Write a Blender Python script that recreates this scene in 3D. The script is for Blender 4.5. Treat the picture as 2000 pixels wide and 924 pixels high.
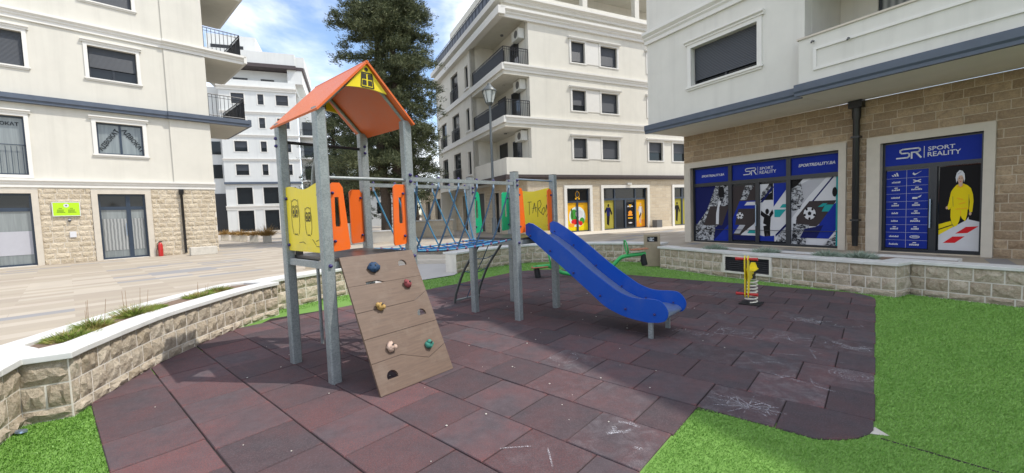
import bpy, math, random
import numpy as np
from mathutils import Vector, Matrix
from mathutils.geometry import tessellate_polygon
random.seed(7); RNG = np.random.default_rng(7)
R = math.radians
for o in list(bpy.data.objects): bpy.data.objects.remove(o)
sc = bpy.context.scene; col = sc.collection
# ------------------------------------------------------------------ camera, sky, sun, exposure
sc.render.resolution_x, sc.render.resolution_y = 1024, 473
cam = bpy.data.cameras.new('camera'); cam.sensor_width = 36; cam.lens = 808 / 2000 * 36
cam.clip_start = .05; cam.clip_end = 2000
camo = bpy.data.objects.new('camera', cam); col.objects.link(camo); sc.camera = camo
pt, rl = R(3.4), R(2.1)
fw = Vector((0, math.cos(pt), -math.sin(pt))); r0 = Vector((1, 0, 0)); u0 = r0.cross(fw)
ri = math.cos(rl) * r0 - math.sin(rl) * u0; up = math.sin(rl) * r0 + math.cos(rl) * u0
camo.matrix_world = Matrix(((ri.x, up.x, -fw.x, 0), (ri.y, up.y, -fw.y, 0), (ri.z, up.z, -fw.z, 1.6), (0, 0, 0, 1)))
SUN = Vector((.645, -.094, 1)).normalized()
world = bpy.data.worlds.new('World'); sc.world = world; world.use_nodes = True
wt = world.node_tree; wt.nodes.clear()
def wn(t, **k):
    n = wt.nodes.new(t)
    for a, b in k.items(): setattr(n, a, b)
    return n
sky = wn('ShaderNodeTexSky', sky_type='NISHITA', sun_disc=False, sun_elevation=math.asin(SUN.z),
         sun_rotation=math.atan2(SUN.x, SUN.y), air_density=1.0, dust_density=.8, ozone_density=1.4)
tc = wn('ShaderNodeTexCoord'); mp = wn('ShaderNodeMapping'); mp.inputs['Scale'].default_value = (1, 1, 2.2)
mp.inputs['Location'].default_value = (.35, .1, .25)
nz = wn('ShaderNodeTexNoise'); nz.inputs['Scale'].default_value = 2.6; nz.inputs['Detail'].default_value = 7; nz.inputs['Roughness'].default_value = .56
nz.inputs['Distortion'].default_value = .25
cr = wn('ShaderNodeMapRange'); cr.inputs[1].default_value = .37; cr.inputs[2].default_value = .70; cr.interpolation_type = 'SMOOTHSTEP'
mx = wn('ShaderNodeMix', data_type='RGBA'); mx.inputs[7].default_value = (7.9, 7.75, 7.7, 1)
bg = wn('ShaderNodeBackground'); bg.inputs['Strength'].default_value = .15; wo = wn('ShaderNodeOutputWorld')
L = wt.links.new
L(tc.outputs['Generated'], mp.inputs['Vector']); L(mp.outputs[0], nz.inputs['Vector']); L(nz.outputs['Fac'], cr.inputs[0])
L(cr.outputs[0], mx.inputs[0]); L(sky.outputs[0], mx.inputs[6]); L(mx.outputs[2], bg.inputs['Color']); L(bg.outputs[0], wo.inputs['Surface'])
sl = bpy.data.lights.new('sun', 'SUN'); sl.energy = 2.2; sl.angle = R(.5); sl.color = (1, .955, .88)
slo = bpy.data.objects.new('sun', sl); col.objects.link(slo); slo.rotation_euler = SUN.to_track_quat('Z', 'Y').to_euler(); slo.location = (20, -5, 30)
vs = sc.view_settings; vs.view_transform = 'Standard'; vs.look = 'None'; vs.gamma = 1; vs.exposure = .84; vs.use_curve_mapping = False
sc.render.engine = 'CYCLES'

# ------------------------------------------------------------------ materials
MAT = {}
class N:
    def __init__(s, name):
        s.m = bpy.data.materials.new(name); s.m.use_nodes = True; s.t = s.m.node_tree; s.b = s.t.nodes['Principled BSDF']; MAT[name] = s.m
    def n(s, t, **k):
        x = s.t.nodes.new(t)
        for a, b in k.items(): setattr(x, a, b)
        return x
    def l(s, a, b): s.t.links.new(a, b)
    def pos(s, scale=(1, 1, 1), rot=0, kind='world'):
        if kind == 'world': g = s.n('ShaderNodeNewGeometry').outputs['Position']
        else: g = s.n('ShaderNodeTexCoord').outputs['Object']
        m = s.n('ShaderNodeMapping'); m.inputs['Scale'].default_value = scale; m.inputs['Rotation'].default_value = (0, 0, rot); s.l(g, m.inputs[0]); return m.outputs[0]
    def noise(s, vec, scale, detail=4, rough=.55, dist=0):
        x = s.n('ShaderNodeTexNoise'); x.inputs['Scale'].default_value = scale; x.inputs['Detail'].default_value = detail
        x.inputs['Roughness'].default_value = rough; x.inputs['Distortion'].default_value = dist; s.l(vec, x.inputs['Vector']); return x.outputs['Fac']
    def rng(s, v, a, b, c=0, d=1):
        x = s.n('ShaderNodeMapRange'); s.l(v, x.inputs[0])
        for i, q in enumerate((a, b, c, d)): x.inputs[i + 1].default_value = q
        return x.outputs[0]
    def mix(s, f, a, b, mode='MIX'):
        x = s.n('ShaderNodeMix', data_type='RGBA', blend_type=mode)
        for i, q in ((0, f), (6, a), (7, b)):
            if isinstance(q, (int, float)): x.inputs[i].default_value = q
            elif isinstance(q, tuple): x.inputs[i].default_value = (*q, 1)[:4]
            else: s.l(q, x.inputs[i])
        return x.outputs[2]
    def mul(s, a, b, op='MULTIPLY'):
        x = s.n('ShaderNodeMath', operation=op)
        for i, q in ((0, a), (1, b)):
            if isinstance(q, (int, float)): x.inputs[i].default_value = q
            else: s.l(q, x.inputs[i])
        return x.outputs[0]
    def bump(s, h, strength=.3, dist=.01):
        x = s.n('ShaderNodeBump'); x.inputs['Strength'].default_value = strength; x.inputs['Distance'].default_value = dist
        s.l(h, x.inputs['Height']); s.l(x.outputs[0], s.b.inputs['Normal'])
    def set(s, c=None, r=None, m=None, spec=None):
        for nm, q in (('Base Color', c), ('Roughness', r), ('Metallic', m), ('Specular IOR Level', spec)):
            if q is None: continue
            if isinstance(q, tuple): s.b.inputs[nm].default_value = (*q, 1)
            elif isinstance(q, (int, float)): s.b.inputs[nm].default_value = q
            else: s.l(q, s.b.inputs[nm])
        return s
def simple(name, c, r=.6, m=0, var=.12, sc_=6, bump=0, bsc=60, rnd=0, spec=None, bd=.004, dirt=None):
    n = N(name); p = n.pos(); f = n.noise(p, sc_, 5)
    k = n.rng(f, .25, .75, 1 - var, 1 + var)
    if rnd:
        oi = n.n('ShaderNodeObjectInfo'); k = n.mul(k, n.rng(oi.outputs['Random'], 0, 1, 1 - rnd, 1 + rnd))
    cc = n.n('ShaderNodeVectorMath', operation='SCALE'); cc.inputs[0].default_value = c; n.l(k, cc.inputs['Scale'])
    out = cc.outputs[0]
    if dirt: out = n.mix(n.mul(n.rng(n.noise(p, dirt[0], 8, .65), .52, .75), dirt[1]), out, dirt[2])
    if name.startswith('stucco'):
        st = n.noise(n.pos((2.2, 2.2, .12)), 1.6, 6, .62); out = n.mix(n.mul(n.rng(st, .5, .72), .2), out, tuple(x * .62 for x in c))
    n.set(out, r, m, spec)
    if bump: n.bump(n.noise(p, bsc, 4), bump, bd)
    return n
n = N('galvanised'); p = n.pos(); vo = n.n('ShaderNodeTexVoronoi'); vo.inputs['Scale'].default_value = 90; n.l(p, vo.inputs['Vector'])
k = n.mix(.35, n.noise(p, 9, 6), vo.outputs['Color']); sp = n.n('ShaderNodeSeparateColor'); n.l(k, sp.inputs[0])
n.set(n.mix(n.rng(sp.outputs[0], .2, .8), (.20, .22, .225), (.34, .365, .37)), n.rng(n.noise(p, 14), .3, .7, .38, .62), .35); n.bump(n.noise(p, 40), .08)
for nm, c in dict(hpl_orange=(.80, .13, .006), hpl_yellow=(.80, .62, .012), hpl_green=(.0, .36, .17), hpl_blue=(.0, .068, .42), hpl_roof=(.66, .125, .02)).items():
    n = N(nm); p = n.pos(); d = n.noise(p, 3.5, 8, .65); st = n.noise(n.pos((60, 60, 3)), 2, 3)
    sc2 = n.rng(n.noise(n.pos((90, 90, 9)), 1.5, 6, .8), .6, .72)
    n.set(n.mix(n.mul(n.mul(n.rng(d, .48, .8), .42), n.mul(sc2, .25), 'ADD'), n.mix(.12, c, tuple(x * .6 for x in c)), tuple(x * .55 + .1 for x in c)), n.rng(st, .3, .7, .3, .5)); n.bump(n.noise(p, 220, 2), .05, .002)
n = N('plywood'); p = n.pos((1, 1, 1), 0, 'object'); g = n.n('ShaderNodeMapping'); g.inputs['Scale'].default_value = (3, 40, 40); n.l(p, g.inputs[0])
gr = n.noise(g.outputs[0], 1.5, 6, .6); w = n.noise(p, 4, 9, .72)
n.set(n.mix(n.mul(n.rng(w, .5, .78), .55), n.mix(gr, (.075, .046, .032), (.175, .113, .078)), (.2, .155, .12)), .55); n.bump(gr, .12, .003)
simple('ply_edge', (.3, .2, .12), .7, var=.3, sc_=30)
n = N('deck'); p = n.pos(); n.set(n.mix(n.noise(p, 8, 6), (.035, .03, .032), (.09, .075, .07)), .32); n.bump(n.noise(p, 160, 2), .15, .002)
simple('bolt_cap', (.03, .02, .12), .35, var=.05)
simple('rope_blue', (.01, .10, .30), .7, var=.25, sc_=90, bump=.5, bsc=160)
simple('rope_light', (.06, .22, .36), .7, var=.25, sc_=90, bump=.5, bsc=160)
simple('rope_dark', (.025, .065, .125), .7, var=.25, sc_=90, bump=.5, bsc=160)
simple('connector', (.14, .05, .12), .4)
simple('black_steel', (.012, .012, .014), .4, var=.2)
simple('stainless', (.33, .42, .55), .28, .75, var=.08, sc_=20)
for nm, c in dict(hold_blue=(.018, .05, .11), hold_red=(.25, .055, .06), hold_yellow=(.40, .25, .08), hold_pink=(.46, .33, .26), hold_green=(.04, .2, .15)).items():
    simple(nm, c, .75, var=.25, sc_=40, bump=.4, bsc=120)
simple('ink', (.02, .018, .008), .6, var=.1)
simple('graffiti', (.035, .03, .012), .6, var=.2)
# rubber tile: object colour r = chalk smear, g = red share, from bare wear plus a sunlit-side tint
n = N('rubber'); p = n.pos(); oi = n.n('ShaderNodeObjectInfo'); sp = n.n('ShaderNodeSeparateColor'); n.l(oi.outputs['Color'], sp.inputs[0])
gran = n.noise(p, 170, 2, .7); big = n.noise(p, 2.6, 6, .6); med = n.noise(p, 11, 5, .6)
tco = n.n('ShaderNodeTexCoord'); sep = n.n('ShaderNodeSeparateXYZ'); n.l(tco.outputs['Generated'], sep.inputs[0])
def edge(ax):
    a = n.mul(n.mul(n.mul(sep.outputs[ax], .5, 'SUBTRACT'), 1, 'MULTIPLY'), 0, 'ADD'); x = n.n('ShaderNodeMath', operation='ABSOLUTE'); n.l(a, x.inputs[0]); return x.outputs[0]
ed = n.n('ShaderNodeMath', operation='MAXIMUM'); n.l(edge(0), ed.inputs[0]); n.l(edge(1), ed.inputs[1])
edr = n.rng(ed.outputs[0], .445, .5, 0, .75)
redf = n.mul(n.mul(n.mul(n.rng(big, .38, .68), .55), sp.outputs[1], 'ADD'), edr, 'ADD')
redf = n.mul(redf, n.rng(gran, .36, .6, .1, 1.5)); cl = n.n('ShaderNodeClamp'); n.l(redf, cl.inputs[0])
dark = n.mix(med, (.04, .036, .042), (.115, .10, .11)); red = n.mix(gran, (.095, .04, .042), (.23, .095, .09))
base = n.mix(cl.outputs[0], dark, red)
chn = n.noise(n.pos((1, 1, 1), 0), 6, 8, .7, .8)
base = n.mix(n.mul(n.mul(n.rng(chn, .47, .8), sp.outputs[0]), n.rng(gran, .35, .6)), base, (.42, .42, .44))
base = n.mix(n.rng(oi.outputs['Random'], 0, 1, 0, .6), base, (.042, .034, .038))
base = n.mix(n.mul(n.rng(n.noise(p, 95, 3, .8), .52, .66), .5), base, (.14, .11, .115))
n.set(base, .93, 0, .25); n.bump(gran, .45, .004)
simple('joint', (.022, .014, .014), .95, var=.3, sc_=20)
n = N('chalk'); p = n.pos(); a = n.mul(n.rng(n.noise(p, 110, 3, .75), .44, .62), n.rng(n.noise(p, 9, 4, .6), .35, .6)); n.set((.62, .62, .66), .95); n.l(n.mul(a, .62), n.b.inputs['Alpha'])
n = N('turf_base'); p = n.pos(); n.set(n.mix(n.noise(p, 60, 4), (.10, .20, .035), (.16, .31, .06)), .9)
n = N('turf'); g = n.n('ShaderNodeNewGeometry'); p = n.pos()
c1 = n.mix(g.outputs['Random Per Island'], (.15, .30, .052), (.235, .43, .085)); c1 = n.mix(n.rng(n.noise(p, 1.6, 5, .6), .4, .65, 0, .45), c1, (.13, .29, .045)); n.set(n.mix(n.rng(n.noise(n.pos((1, 6, 1), R(20)), 5, 4), .45, .7, 0, .4), c1, (.25, .42, .10)), .5, 0, .3)
# stone
def stone(name, ca, cb, cc, var=.3, bs=.5):
    n = N(name); p = n.pos(); oi = n.n('ShaderNodeObjectInfo')
    a = n.mix(oi.outputs['Random'], tuple(x * .82 for x in ca), tuple(x * 1.05 for x in cb)); b = n.mix(n.rng(n.noise(p, 7, 7, .65), .38, .68), a, cc)
    b = n.mix(n.mul(n.rng(n.noise(p, 22, 8, .75), .5, .62), .55), b, cb)
    b = n.mix(n.mul(n.rng(n.noise(p, 45, 5, .7), .5, .7), .7), b, tuple(x * .6 for x in ca))
    n.set(b, .92, 0, .2); n.bump(n.mul(n.noise(p, 16, 8, .72), n.noise(p, 5, 5, .6), 'ADD'), .8, .045); return n
stone('stone', (.44, .36, .255), (.58, .51, .405), (.40, .33, .25))
stone('stone_cream', (.52, .43, .30), (.60, .52, .39), (.58, .50, .39))
stone('stone_brown', (.36, .255, .16), (.50, .375, .245), (.32, .24, .165))
n = N('stone_far'); p = n.pos((1, 1, 1), 0, 'object'); g = n.n('ShaderNodeMapping'); g.inputs['Rotation'].default_value = (R(90), 0, 0); n.l(p, g.inputs[0])
sx = n.n('ShaderNodeSeparateXYZ'); n.l(p, sx.inputs[0]); cb = n.n('ShaderNodeCombineXYZ'); n.l(n.mul(sx.outputs[0], sx.outputs[1], 'ADD'), cb.inputs[0]); n.l(sx.outputs[2], cb.inputs[1])
bt = n.n('ShaderNodeTexBrick'); n.l(cb.outputs[0], bt.inputs['Vector']); bt.inputs['Scale'].default_value = 1; bt.inputs['Mortar Size'].default_value = .008
bt.inputs['Brick Width'].default_value = .38; bt.inputs['Row Height'].default_value = .19; bt.inputs['Color1'].default_value = (.60, .52, .39, 1); bt.inputs['Color2'].default_value = (.52, .43, .31, 1); bt.inputs['Mortar'].default_value = (.66, .6, .5, 1)
n.set(n.mix(n.mul(n.rng(n.noise(p, 9, 6, .7), .4, .7), .35), bt.outputs['Color'], (.4, .33, .24)), .9); n.bump(n.mul(bt.outputs['Fac'], -1), .8, .02)
simple('mortar', (.66, .62, .55), .95, var=.1, bump=.3)
simple('mortar_brown', (.55, .47, .36), .95, var=.1, bump=.3)
simple('coping', (.60, .595, .57), .6, var=.08, sc_=5, bump=.12, bsc=50, dirt=(4, .5, (.42, .40, .35)))
simple('trim_cream', (.54, .49, .41), .7, var=.06, bump=.1)
simple('stucco', (.655, .63, .555), .9, var=.035, sc_=2, bump=.25, bsc=140, bd=.003, dirt=(1.2, .16, (.62, .58, .5)))
simple('stucco_sun_dimmed', (.60, .578, .51), .9, var=.035, sc_=2, bump=.25, bsc=140, bd=.003, dirt=(1.2, .16, (.44, .43, .38)))  # wall stucco, darkened in the colour to offset direct sun on the left building
simple('stucco_grey', (.64, .625, .57), .9, var=.04, sc_=2, bump=.25, bsc=140, bd=.003, dirt=(1.2, .2, (.55, .55, .5)))
simple('stucco_far', (.62, .63, .61), .9, var=.03, sc_=1)
simple('white_trim', (.69, .675, .63), .7, var=.03)
simple('soffit', (.74, .69, .60), .9, var=.04, sc_=2)  # paler than the walls: bounce light from below put into the colour
simple('grey_band', (.075, .095, .13), .5, var=.12, sc_=4)
simple('brown_band', (.06, .045, .045), .6, var=.1)
simple('frame_dark', (.018, .021, .027), .35, var=.1)
simple('frame_blue', (.025, .04, .065), .35, var=.1)
n = N('shutter'); p = n.pos(); wv = n.n('ShaderNodeTexWave', wave_type='BANDS', bands_direction='Z'); wv.inputs['Scale'].default_value = 8; n.l(p, wv.inputs['Vector'])
n.set(n.mix(wv.outputs['Fac'], (.02, .023, .03), (.065, .075, .09)), .45); n.bump(wv.outputs['Fac'], .6, .01)
n = N('glass'); n.set((.012, .016, .02), .06, 0, .4); p = n.pos(); n.bump(n.noise(p, 1.3, 2), .015, .05)
n = N('glass_light'); p = n.pos((14, 14, .6)); n.set(n.mix(n.noise(p, 1.2, 3), (.10, .12, .125), (.27, .30, .30)), .07, 0, .7)
n = N('curtain'); p = n.pos((1, 1, 1)); wv = n.n('ShaderNodeTexWave', bands_direction='X'); wv.inputs['Scale'].default_value = 5; wv.inputs['Distortion'].default_value = 1.5; n.l(p, wv.inputs['Vector'])
n.set(n.mix(wv.outputs['Fac'], (.16, .17, .17), (.36, .37, .36)), .85)
for nm, c in dict(p_blue=(.012, .03, .27), p_deep=(.01, .014, .09), p_white=(.60, .60, .62), p_grey=(.42, .42, .45), p_teal=(.02, .30, .30), p_black=(.012, .011, .012), p_brown=(.05, .04, .04), p_yellow=(.75, .58, .01), p_red=(.6, .02, .025), p_skin=(.55, .36, .26), p_gold=(.80, .42, .02), p_olive=(.34, .30, .05), p_orange=(.80, .30, .03), p_green=(.05, .28, .04), p_pale=(.66, .75, .74), p_lime=(.42, .68, .03), p_darkgreen=(.05, .10, .03), p_text=(.03, .035, .04)).items():
    simple(nm, c, .6, var=.03, spec=.12)
n = N('p_photo'); p = n.pos((1, 1, 1.6)); n.set(n.mix(n.rng(n.noise(p, 9, 8, .75, .6), .46, .54), (.015, .015, .02), (.45, .46, .48)), .6, 0, .12)
simple('lamp_glass', (.55, .58, .56), .12, var=.05)
simple('lamp_post', (.10, .11, .11), .45, .3, var=.15)
simple('ac_white', (.66, .66, .62), .5, var=.05)
simple('fan_dark', (.12, .12, .12), .6)
simple('pipe_black', (.012, .013, .015), .35, var=.1)
simple('red_paint', (.45, .02, .018), .35, var=.1)
simple('spring_white', (.70, .66, .56), .4, var=.12, sc_=30)
simple('seesaw_green', (.03, .38, .09), .35, var=.12)
simple('seat_brown', (.35, .13, .06), .6, var=.2, sc_=30)
simple('rubber_black', (.012, .012, .013), .7)
simple('bin_tan', (.30, .24, .165), .5, var=.1, sc_=8)
simple('concrete', (.52, .49, .43), .9, var=.12, sc_=10, bump=.2)
simple('soil', (.17, .115, .08), 1, var=.4, sc_=30, bump=.3, bsc=60, bd=.008)
simple('bark', (.075, .055, .04), .95, var=.35, sc_=14, bump=.8, bsc=20, bd=.04)
def foliage(name, a, b, dry=None, tr=.25):
    n = N(name); g = n.n('ShaderNodeNewGeometry'); p = n.pos()
    c = n.mix(g.outputs['Random Per Island'], a, b); c = n.mix(n.rng(n.noise(p, 1.1, 4), .35, .65), n.mix(.45, c, a), c)
    if dry: c = n.mix(n.rng(n.noise(p, 5, 4), .48, .62), c, dry)
    n.set(c, .65, 0, .25)
foliage('needles', (.04, .058, .03), (.23, .245, .125))
foliage('needles_dark', (.015, .028, .014), (.05, .07, .035))
foliage('juniper', (.10, .16, .025), (.32, .38, .08), (.33, .27, .10))
foliage('silver_leaf', (.18, .24, .18), (.38, .44, .36))
foliage('dry_grass', (.25, .15, .05), (.5, .33, .12))
# plaza paving: beige strips with grey and brown ones
n = N('paving'); p = n.pos((1, 1, 1), R(-47)); bt = n.n('ShaderNodeTexBrick'); n.l(p, bt.inputs['Vector']); bt.inputs['Scale'].default_value = 1
bt.inputs['Brick Width'].default_value = 1.3; bt.inputs['Row Height'].default_value = .3; bt.inputs['Mortar Size'].default_value = .004; bt.inputs['Bias'].default_value = -.1
bt.inputs['Color1'].default_value = (0, 0, 0, 1); bt.inputs['Color2'].default_value = (1, 1, 1, 1); bt.inputs['Mortar'].default_value = (.5, .5, .5, 1)
ramp = n.n('ShaderNodeValToRGB'); n.l(bt.outputs['Color'], ramp.inputs[0]); e = ramp.color_ramp; e.interpolation = 'CONSTANT'
e.elements[0].position = 0; e.elements[0].color = (.375, .322, .25, 1); e.elements[1].position = .3; e.elements[1].color = (.44, .385, .31, 1)
for ps, c in ((.5, (.345, .292, .228)), (.7, (.43, .37, .30)), (.78, (.25, .25, .255)), (.9, (.31, .24, .195))):
    q = e.elements.new(ps); q.color = (*c, 1)
n.set(n.mix(n.mul(n.rng(n.noise(n.pos(), 2.2, 7, .65), .35, .7), .3), ramp.outputs[0], (.27, .24, .205)), .75)
n = N('entry_paving'); p = n.pos(); n.set(n.mix(n.noise(p, 3, 6), (.40, .385, .36), (.48, .46, .43)), .8)

# ------------------------------------------------------------------ mesh helpers
class MB:
    def __init__(s): s.v = []; s.f = []; s.mi = []; s.sm = []; s.cur = 0
    def add(s, vs, fs, smooth=False):
        k = len(s.v); s.v += [tuple(x) for x in vs]
        for f in fs: s.f.append([i + k for i in f]); s.mi.append(s.cur); s.sm.append(smooth)
        return s
    def box(s, x0, x1, y0, y1, z0, z1):
        return s.add([(x, y, z) for z in (z0, z1) for y in (y0, y1) for x in (x0, x1)], [(0, 2, 3, 1), (4, 5, 7, 6), (0, 1, 5, 4), (2, 6, 7, 3), (0, 4, 6, 2), (1, 3, 7, 5)])
    def prof(s, pr, x0, x1):                       # closed (y,z) outline swept along x
        k = len(pr); a = sum(pr[i][0] * pr[(i + 1) % k][1] - pr[(i + 1) % k][0] * pr[i][1] for i in range(k))
        if a < 0: pr = pr[::-1]
        return s.add([(x0, y, z) for y, z in pr] + [(x1, y, z) for y, z in pr], [tuple(range(k))[::-1], tuple(range(k, 2 * k))] + [(i, (i + 1) % k, (i + 1) % k + k, i + k) for i in range(k)])
    def plate(s, out, holes=(), y0=0, y1=.01, axis='y'):  # outline in (x,z) with holes, thickness along y (axis 'x': outline (y,z))
        def area(P): return sum(P[i][0] * P[(i + 1) % len(P)][1] - P[(i + 1) % len(P)][0] * P[i][1] for i in range(len(P)))
        out = list(out) if area(out) > 0 else list(out)[::-1]
        hs = [list(h) if area(h) < 0 else list(h)[::-1] for h in holes]
        loops = [out] + hs; flat = [p for l_ in loops for p in l_]
        tri = tessellate_polygon([[Vector((p[0], p[1], 0)) for p in l_] for l_ in loops])
        m = len(flat)
        mk = (lambda p, y: (p[0], y, p[1])) if axis == 'y' else ((lambda p, y: (y, p[0], p[1])) if axis == 'x' else (lambda p, y: (p[0], p[1], y)))
        V = [mk(p, y0) for p in flat] + [mk(p, y1) for p in flat]; F = []
        for t in tri:
            a, b, c = t; q = (flat[b][0] - flat[a][0]) * (flat[c][1] - flat[a][1]) - (flat[c][0] - flat[a][0]) * (flat[b][1] - flat[a][1])
            if q < 0: a, b, c = c, b, a
            F += [(a, b, c), (c + m, b + m, a + m)]
        k = 0
        for l_ in loops:
            for i in range(len(l_)):
                j = (i + 1) % len(l_); F.append((k + i, k + i + m, k + j + m, k + j))
            k += len(l_)
        if axis != 'y': F = [f[::-1] for f in F]
        return s.add(V, F)
    def tube(s, pts, r, k=8, caps=True, smooth=True):
        P = [Vector(p) for p in pts]; rr = r if isinstance(r, (list, tuple)) else [r] * len(P); V = []; F = []; nrm = None
        for i, p in enumerate(P):
            t = (P[min(i + 1, len(P) - 1)] - P[max(i - 1, 0)]).normalized()
            if nrm is None: nrm = t.orthogonal().normalized()
            nrm = (nrm - t * nrm.dot(t)).normalized(); b = t.cross(nrm)
            for j in range(k):
                a = 2 * math.pi * j / k; V.append(p + (nrm * math.cos(a) + b * math.sin(a)) * rr[i])
        for i in range(len(P) - 1):
            for j in range(k): F.append((i * k + j, i * k + (j + 1) % k, (i + 1) * k + (j + 1) % k, (i + 1) * k + j))
        s.add(V, F, smooth)
        if caps: s.add(V[:k], [tuple(range(k))[::-1]]); s.add(V[-k:], [tuple(range(k))])
        return s
    def ball(s, c, r, k=8, sq=(1, 1, 1), jit=0):
        V = []; F = []; m = max(4, k // 2 + 1)
        for i in range(m + 1):
            a = math.pi * i / m
            for j in range(k):
                b = 2 * math.pi * j / k; q = r * (1 + (random.uniform(-jit, jit) if jit else 0))
                V.append((c[0] + q * sq[0] * math.sin(a) * math.cos(b), c[1] + q * sq[1] * math.sin(a) * math.sin(b), c[2] + q * sq[2] * math.cos(a)))
        for i in range(m):
            for j in range(k): F.append((i * k + j, (i + 1) * k + j, (i + 1) * k + (j + 1) % k, i * k + (j + 1) % k))
        return s.add(V, F, True)
    def poly(s, pts): return s.add(pts, [tuple(range(len(pts)))])
    def mesh(s, name, mats):
        me = bpy.data.meshes.new(name); me.from_pydata(s.v, [], s.f)
        for m in (mats if isinstance(mats, (list, tuple)) else [mats]): me.materials.append(MAT[m])
        me.polygons.foreach_set('material_index', s.mi); me.polygons.foreach_set('use_smooth', s.sm); me.update(); return me
    def build(s, name, mats, parent=None, bevel=0, loc=None, rot=None):
        o = bpy.data.objects.new(name, s.mesh(name, mats)); col.objects.link(o); o.parent = parent
        if loc: o.location = loc
        if rot: o.rotation_euler = rot
        if bevel:
            b = o.modifiers.new('bevel', 'BEVEL'); b.width = bevel; b.segments = 2; b.limit_method = 'ANGLE'; b.angle_limit = R(40)
        return o
def inst(name, me, parent=None, loc=(0, 0, 0), rz=0, scale=(1, 1, 1)):
    o = bpy.data.objects.new(name, me); col.objects.link(o); o.parent = parent; o.location = loc; o.rotation_euler = (0, 0, rz); o.scale = scale; return o
def thing(name, label, cat, loc=(0, 0, 0), rz=0, group=None):
    o = bpy.data.objects.new(name, None); col.objects.link(o); o.location = loc; o.rotation_euler = (0, 0, rz); o.empty_display_size = .2
    return tag(o, label, cat, group)
def tag(o, label, cat, group=None):
    o['label'] = label; o['category'] = cat
    if group: o['group'] = group
    return o
def struct(o): o['kind'] = 'structure'; return o
def stuff(o): o['kind'] = 'stuff'; return o
def arc(cx, cy, r, a0, a1, k=8, ry=None): return [(cx + r * math.cos(R(a0 + (a1 - a0) * i / k)), cy + (ry or r) * math.sin(R(a0 + (a1 - a0) * i / k))) for i in range(k + 1)]
def ell(cx, cy, rx, ry, k=14): return [(cx + rx * math.cos(2 * math.pi * i / k), cy + ry * math.sin(2 * math.pi * i / k)) for i in range(k)]
def cap(x0, y0, x1, y1, w0, w1=None):
    w1 = w1 or w0; d = math.hypot(x1 - x0, y1 - y0) or 1; a = -(y1 - y0) / d; b = (x1 - x0) / d
    return [(x0 + a * w0, y0 + b * w0), (x0 - a * w0, y0 - b * w0), (x1 - a * w1, y1 - b * w1), (x1 + a * w1, y1 + b * w1)]
def clip_half(P, nx, ny, c):                      # keep nx*x+ny*y<=c
    out = []
    for i in range(len(P)):
        a, b = P[i], P[(i + 1) % len(P)]; da = nx * a[0] + ny * a[1] - c; db = nx * b[0] + ny * b[1] - c
        if da <= 0: out.append(a)
        if (da < 0 < db) or (db < 0 < da):
            t = da / (da - db); out.append((a[0] + (b[0] - a[0]) * t, a[1] + (b[1] - a[1]) * t))
    return out
def clip_rect(P, x0, x1, y0, y1):
    for q in ((-1, 0, -x0), (1, 0, x1), (0, -1, -y0), (0, 1, y1)):
        P = clip_half(P, *q)
        if len(P) < 3: return []
    return P
def spline(P, n=6):
    out = []
    for i in range(len(P) - 1):
        p0, p1, p2, p3 = P[max(i - 1, 0)], P[i], P[i + 1], P[min(i + 2, len(P) - 1)]
        for k in range(n):
            t = k / n; out.append(tuple(.5 * (2 * b + (c - a) * t + (2 * a - 5 * b + 4 * c - d) * t * t + (3 * b - a - 3 * c + d) * t ** 3) for a, b, c, d in zip(p0, p1, p2, p3)))
    return out + [tuple(P[-1])]
def text(name, body, parent, mat, loc, width=None, size=.1, rz=0, ry=0, shear=0, squash=1, bold=.0):
    cu = bpy.data.curves.new('text', 'FONT'); cu.body = body; cu.size = 1; cu.align_x = 'CENTER'; cu.align_y = 'CENTER'; cu.shear = shear; cu.offset = bold; cu.resolution_u = 3
    t = bpy.data.objects.new('text', cu); col.objects.link(t); dg = bpy.context.evaluated_depsgraph_get(); dg.update()
    me = bpy.data.meshes.new_from_object(t.evaluated_get(dg)); bpy.data.objects.remove(t); bpy.data.curves.remove(cu)
    co = np.empty(len(me.vertices) * 3, 'f'); me.vertices.foreach_get('co', co); co = co.reshape(-1, 3)
    k = (width / (co[:, 0].max() - co[:, 0].min())) if width else size
    co[:, 0] *= k; co[:, 1] *= k * squash; me.vertices.foreach_set('co', co.ravel()); me.materials.clear(); me.materials.append(MAT[mat]); me.update()
    o = bpy.data.objects.new(name, me); col.objects.link(o); o.parent = parent; o.location = loc; o.rotation_mode = 'XYZ'
    o.rotation_euler = (R(90), R(ry), rz)
    if ry: o.rotation_euler = (Matrix.Rotation(R(ry), 3, 'Y') @ Matrix.Rotation(R(90), 3, 'X')).to_euler()
    return o

ZP = .4                                            # plaza level above the sunken playground
TH = R(48.6); U = (math.cos(TH), math.sin(TH)); V_ = (-math.sin(TH), math.cos(TH)); O2 = (-1.77, 3.94)
def uv(a, b): return (O2[0] + a * U[0] + b * V_[0], O2[1] + a * U[1] + b * V_[1])
def to_uv(x, y): dx, dy = x - O2[0], y - O2[1]; return dx * U[0] + dy * U[1], dx * V_[0] + dy * V_[1]
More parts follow.
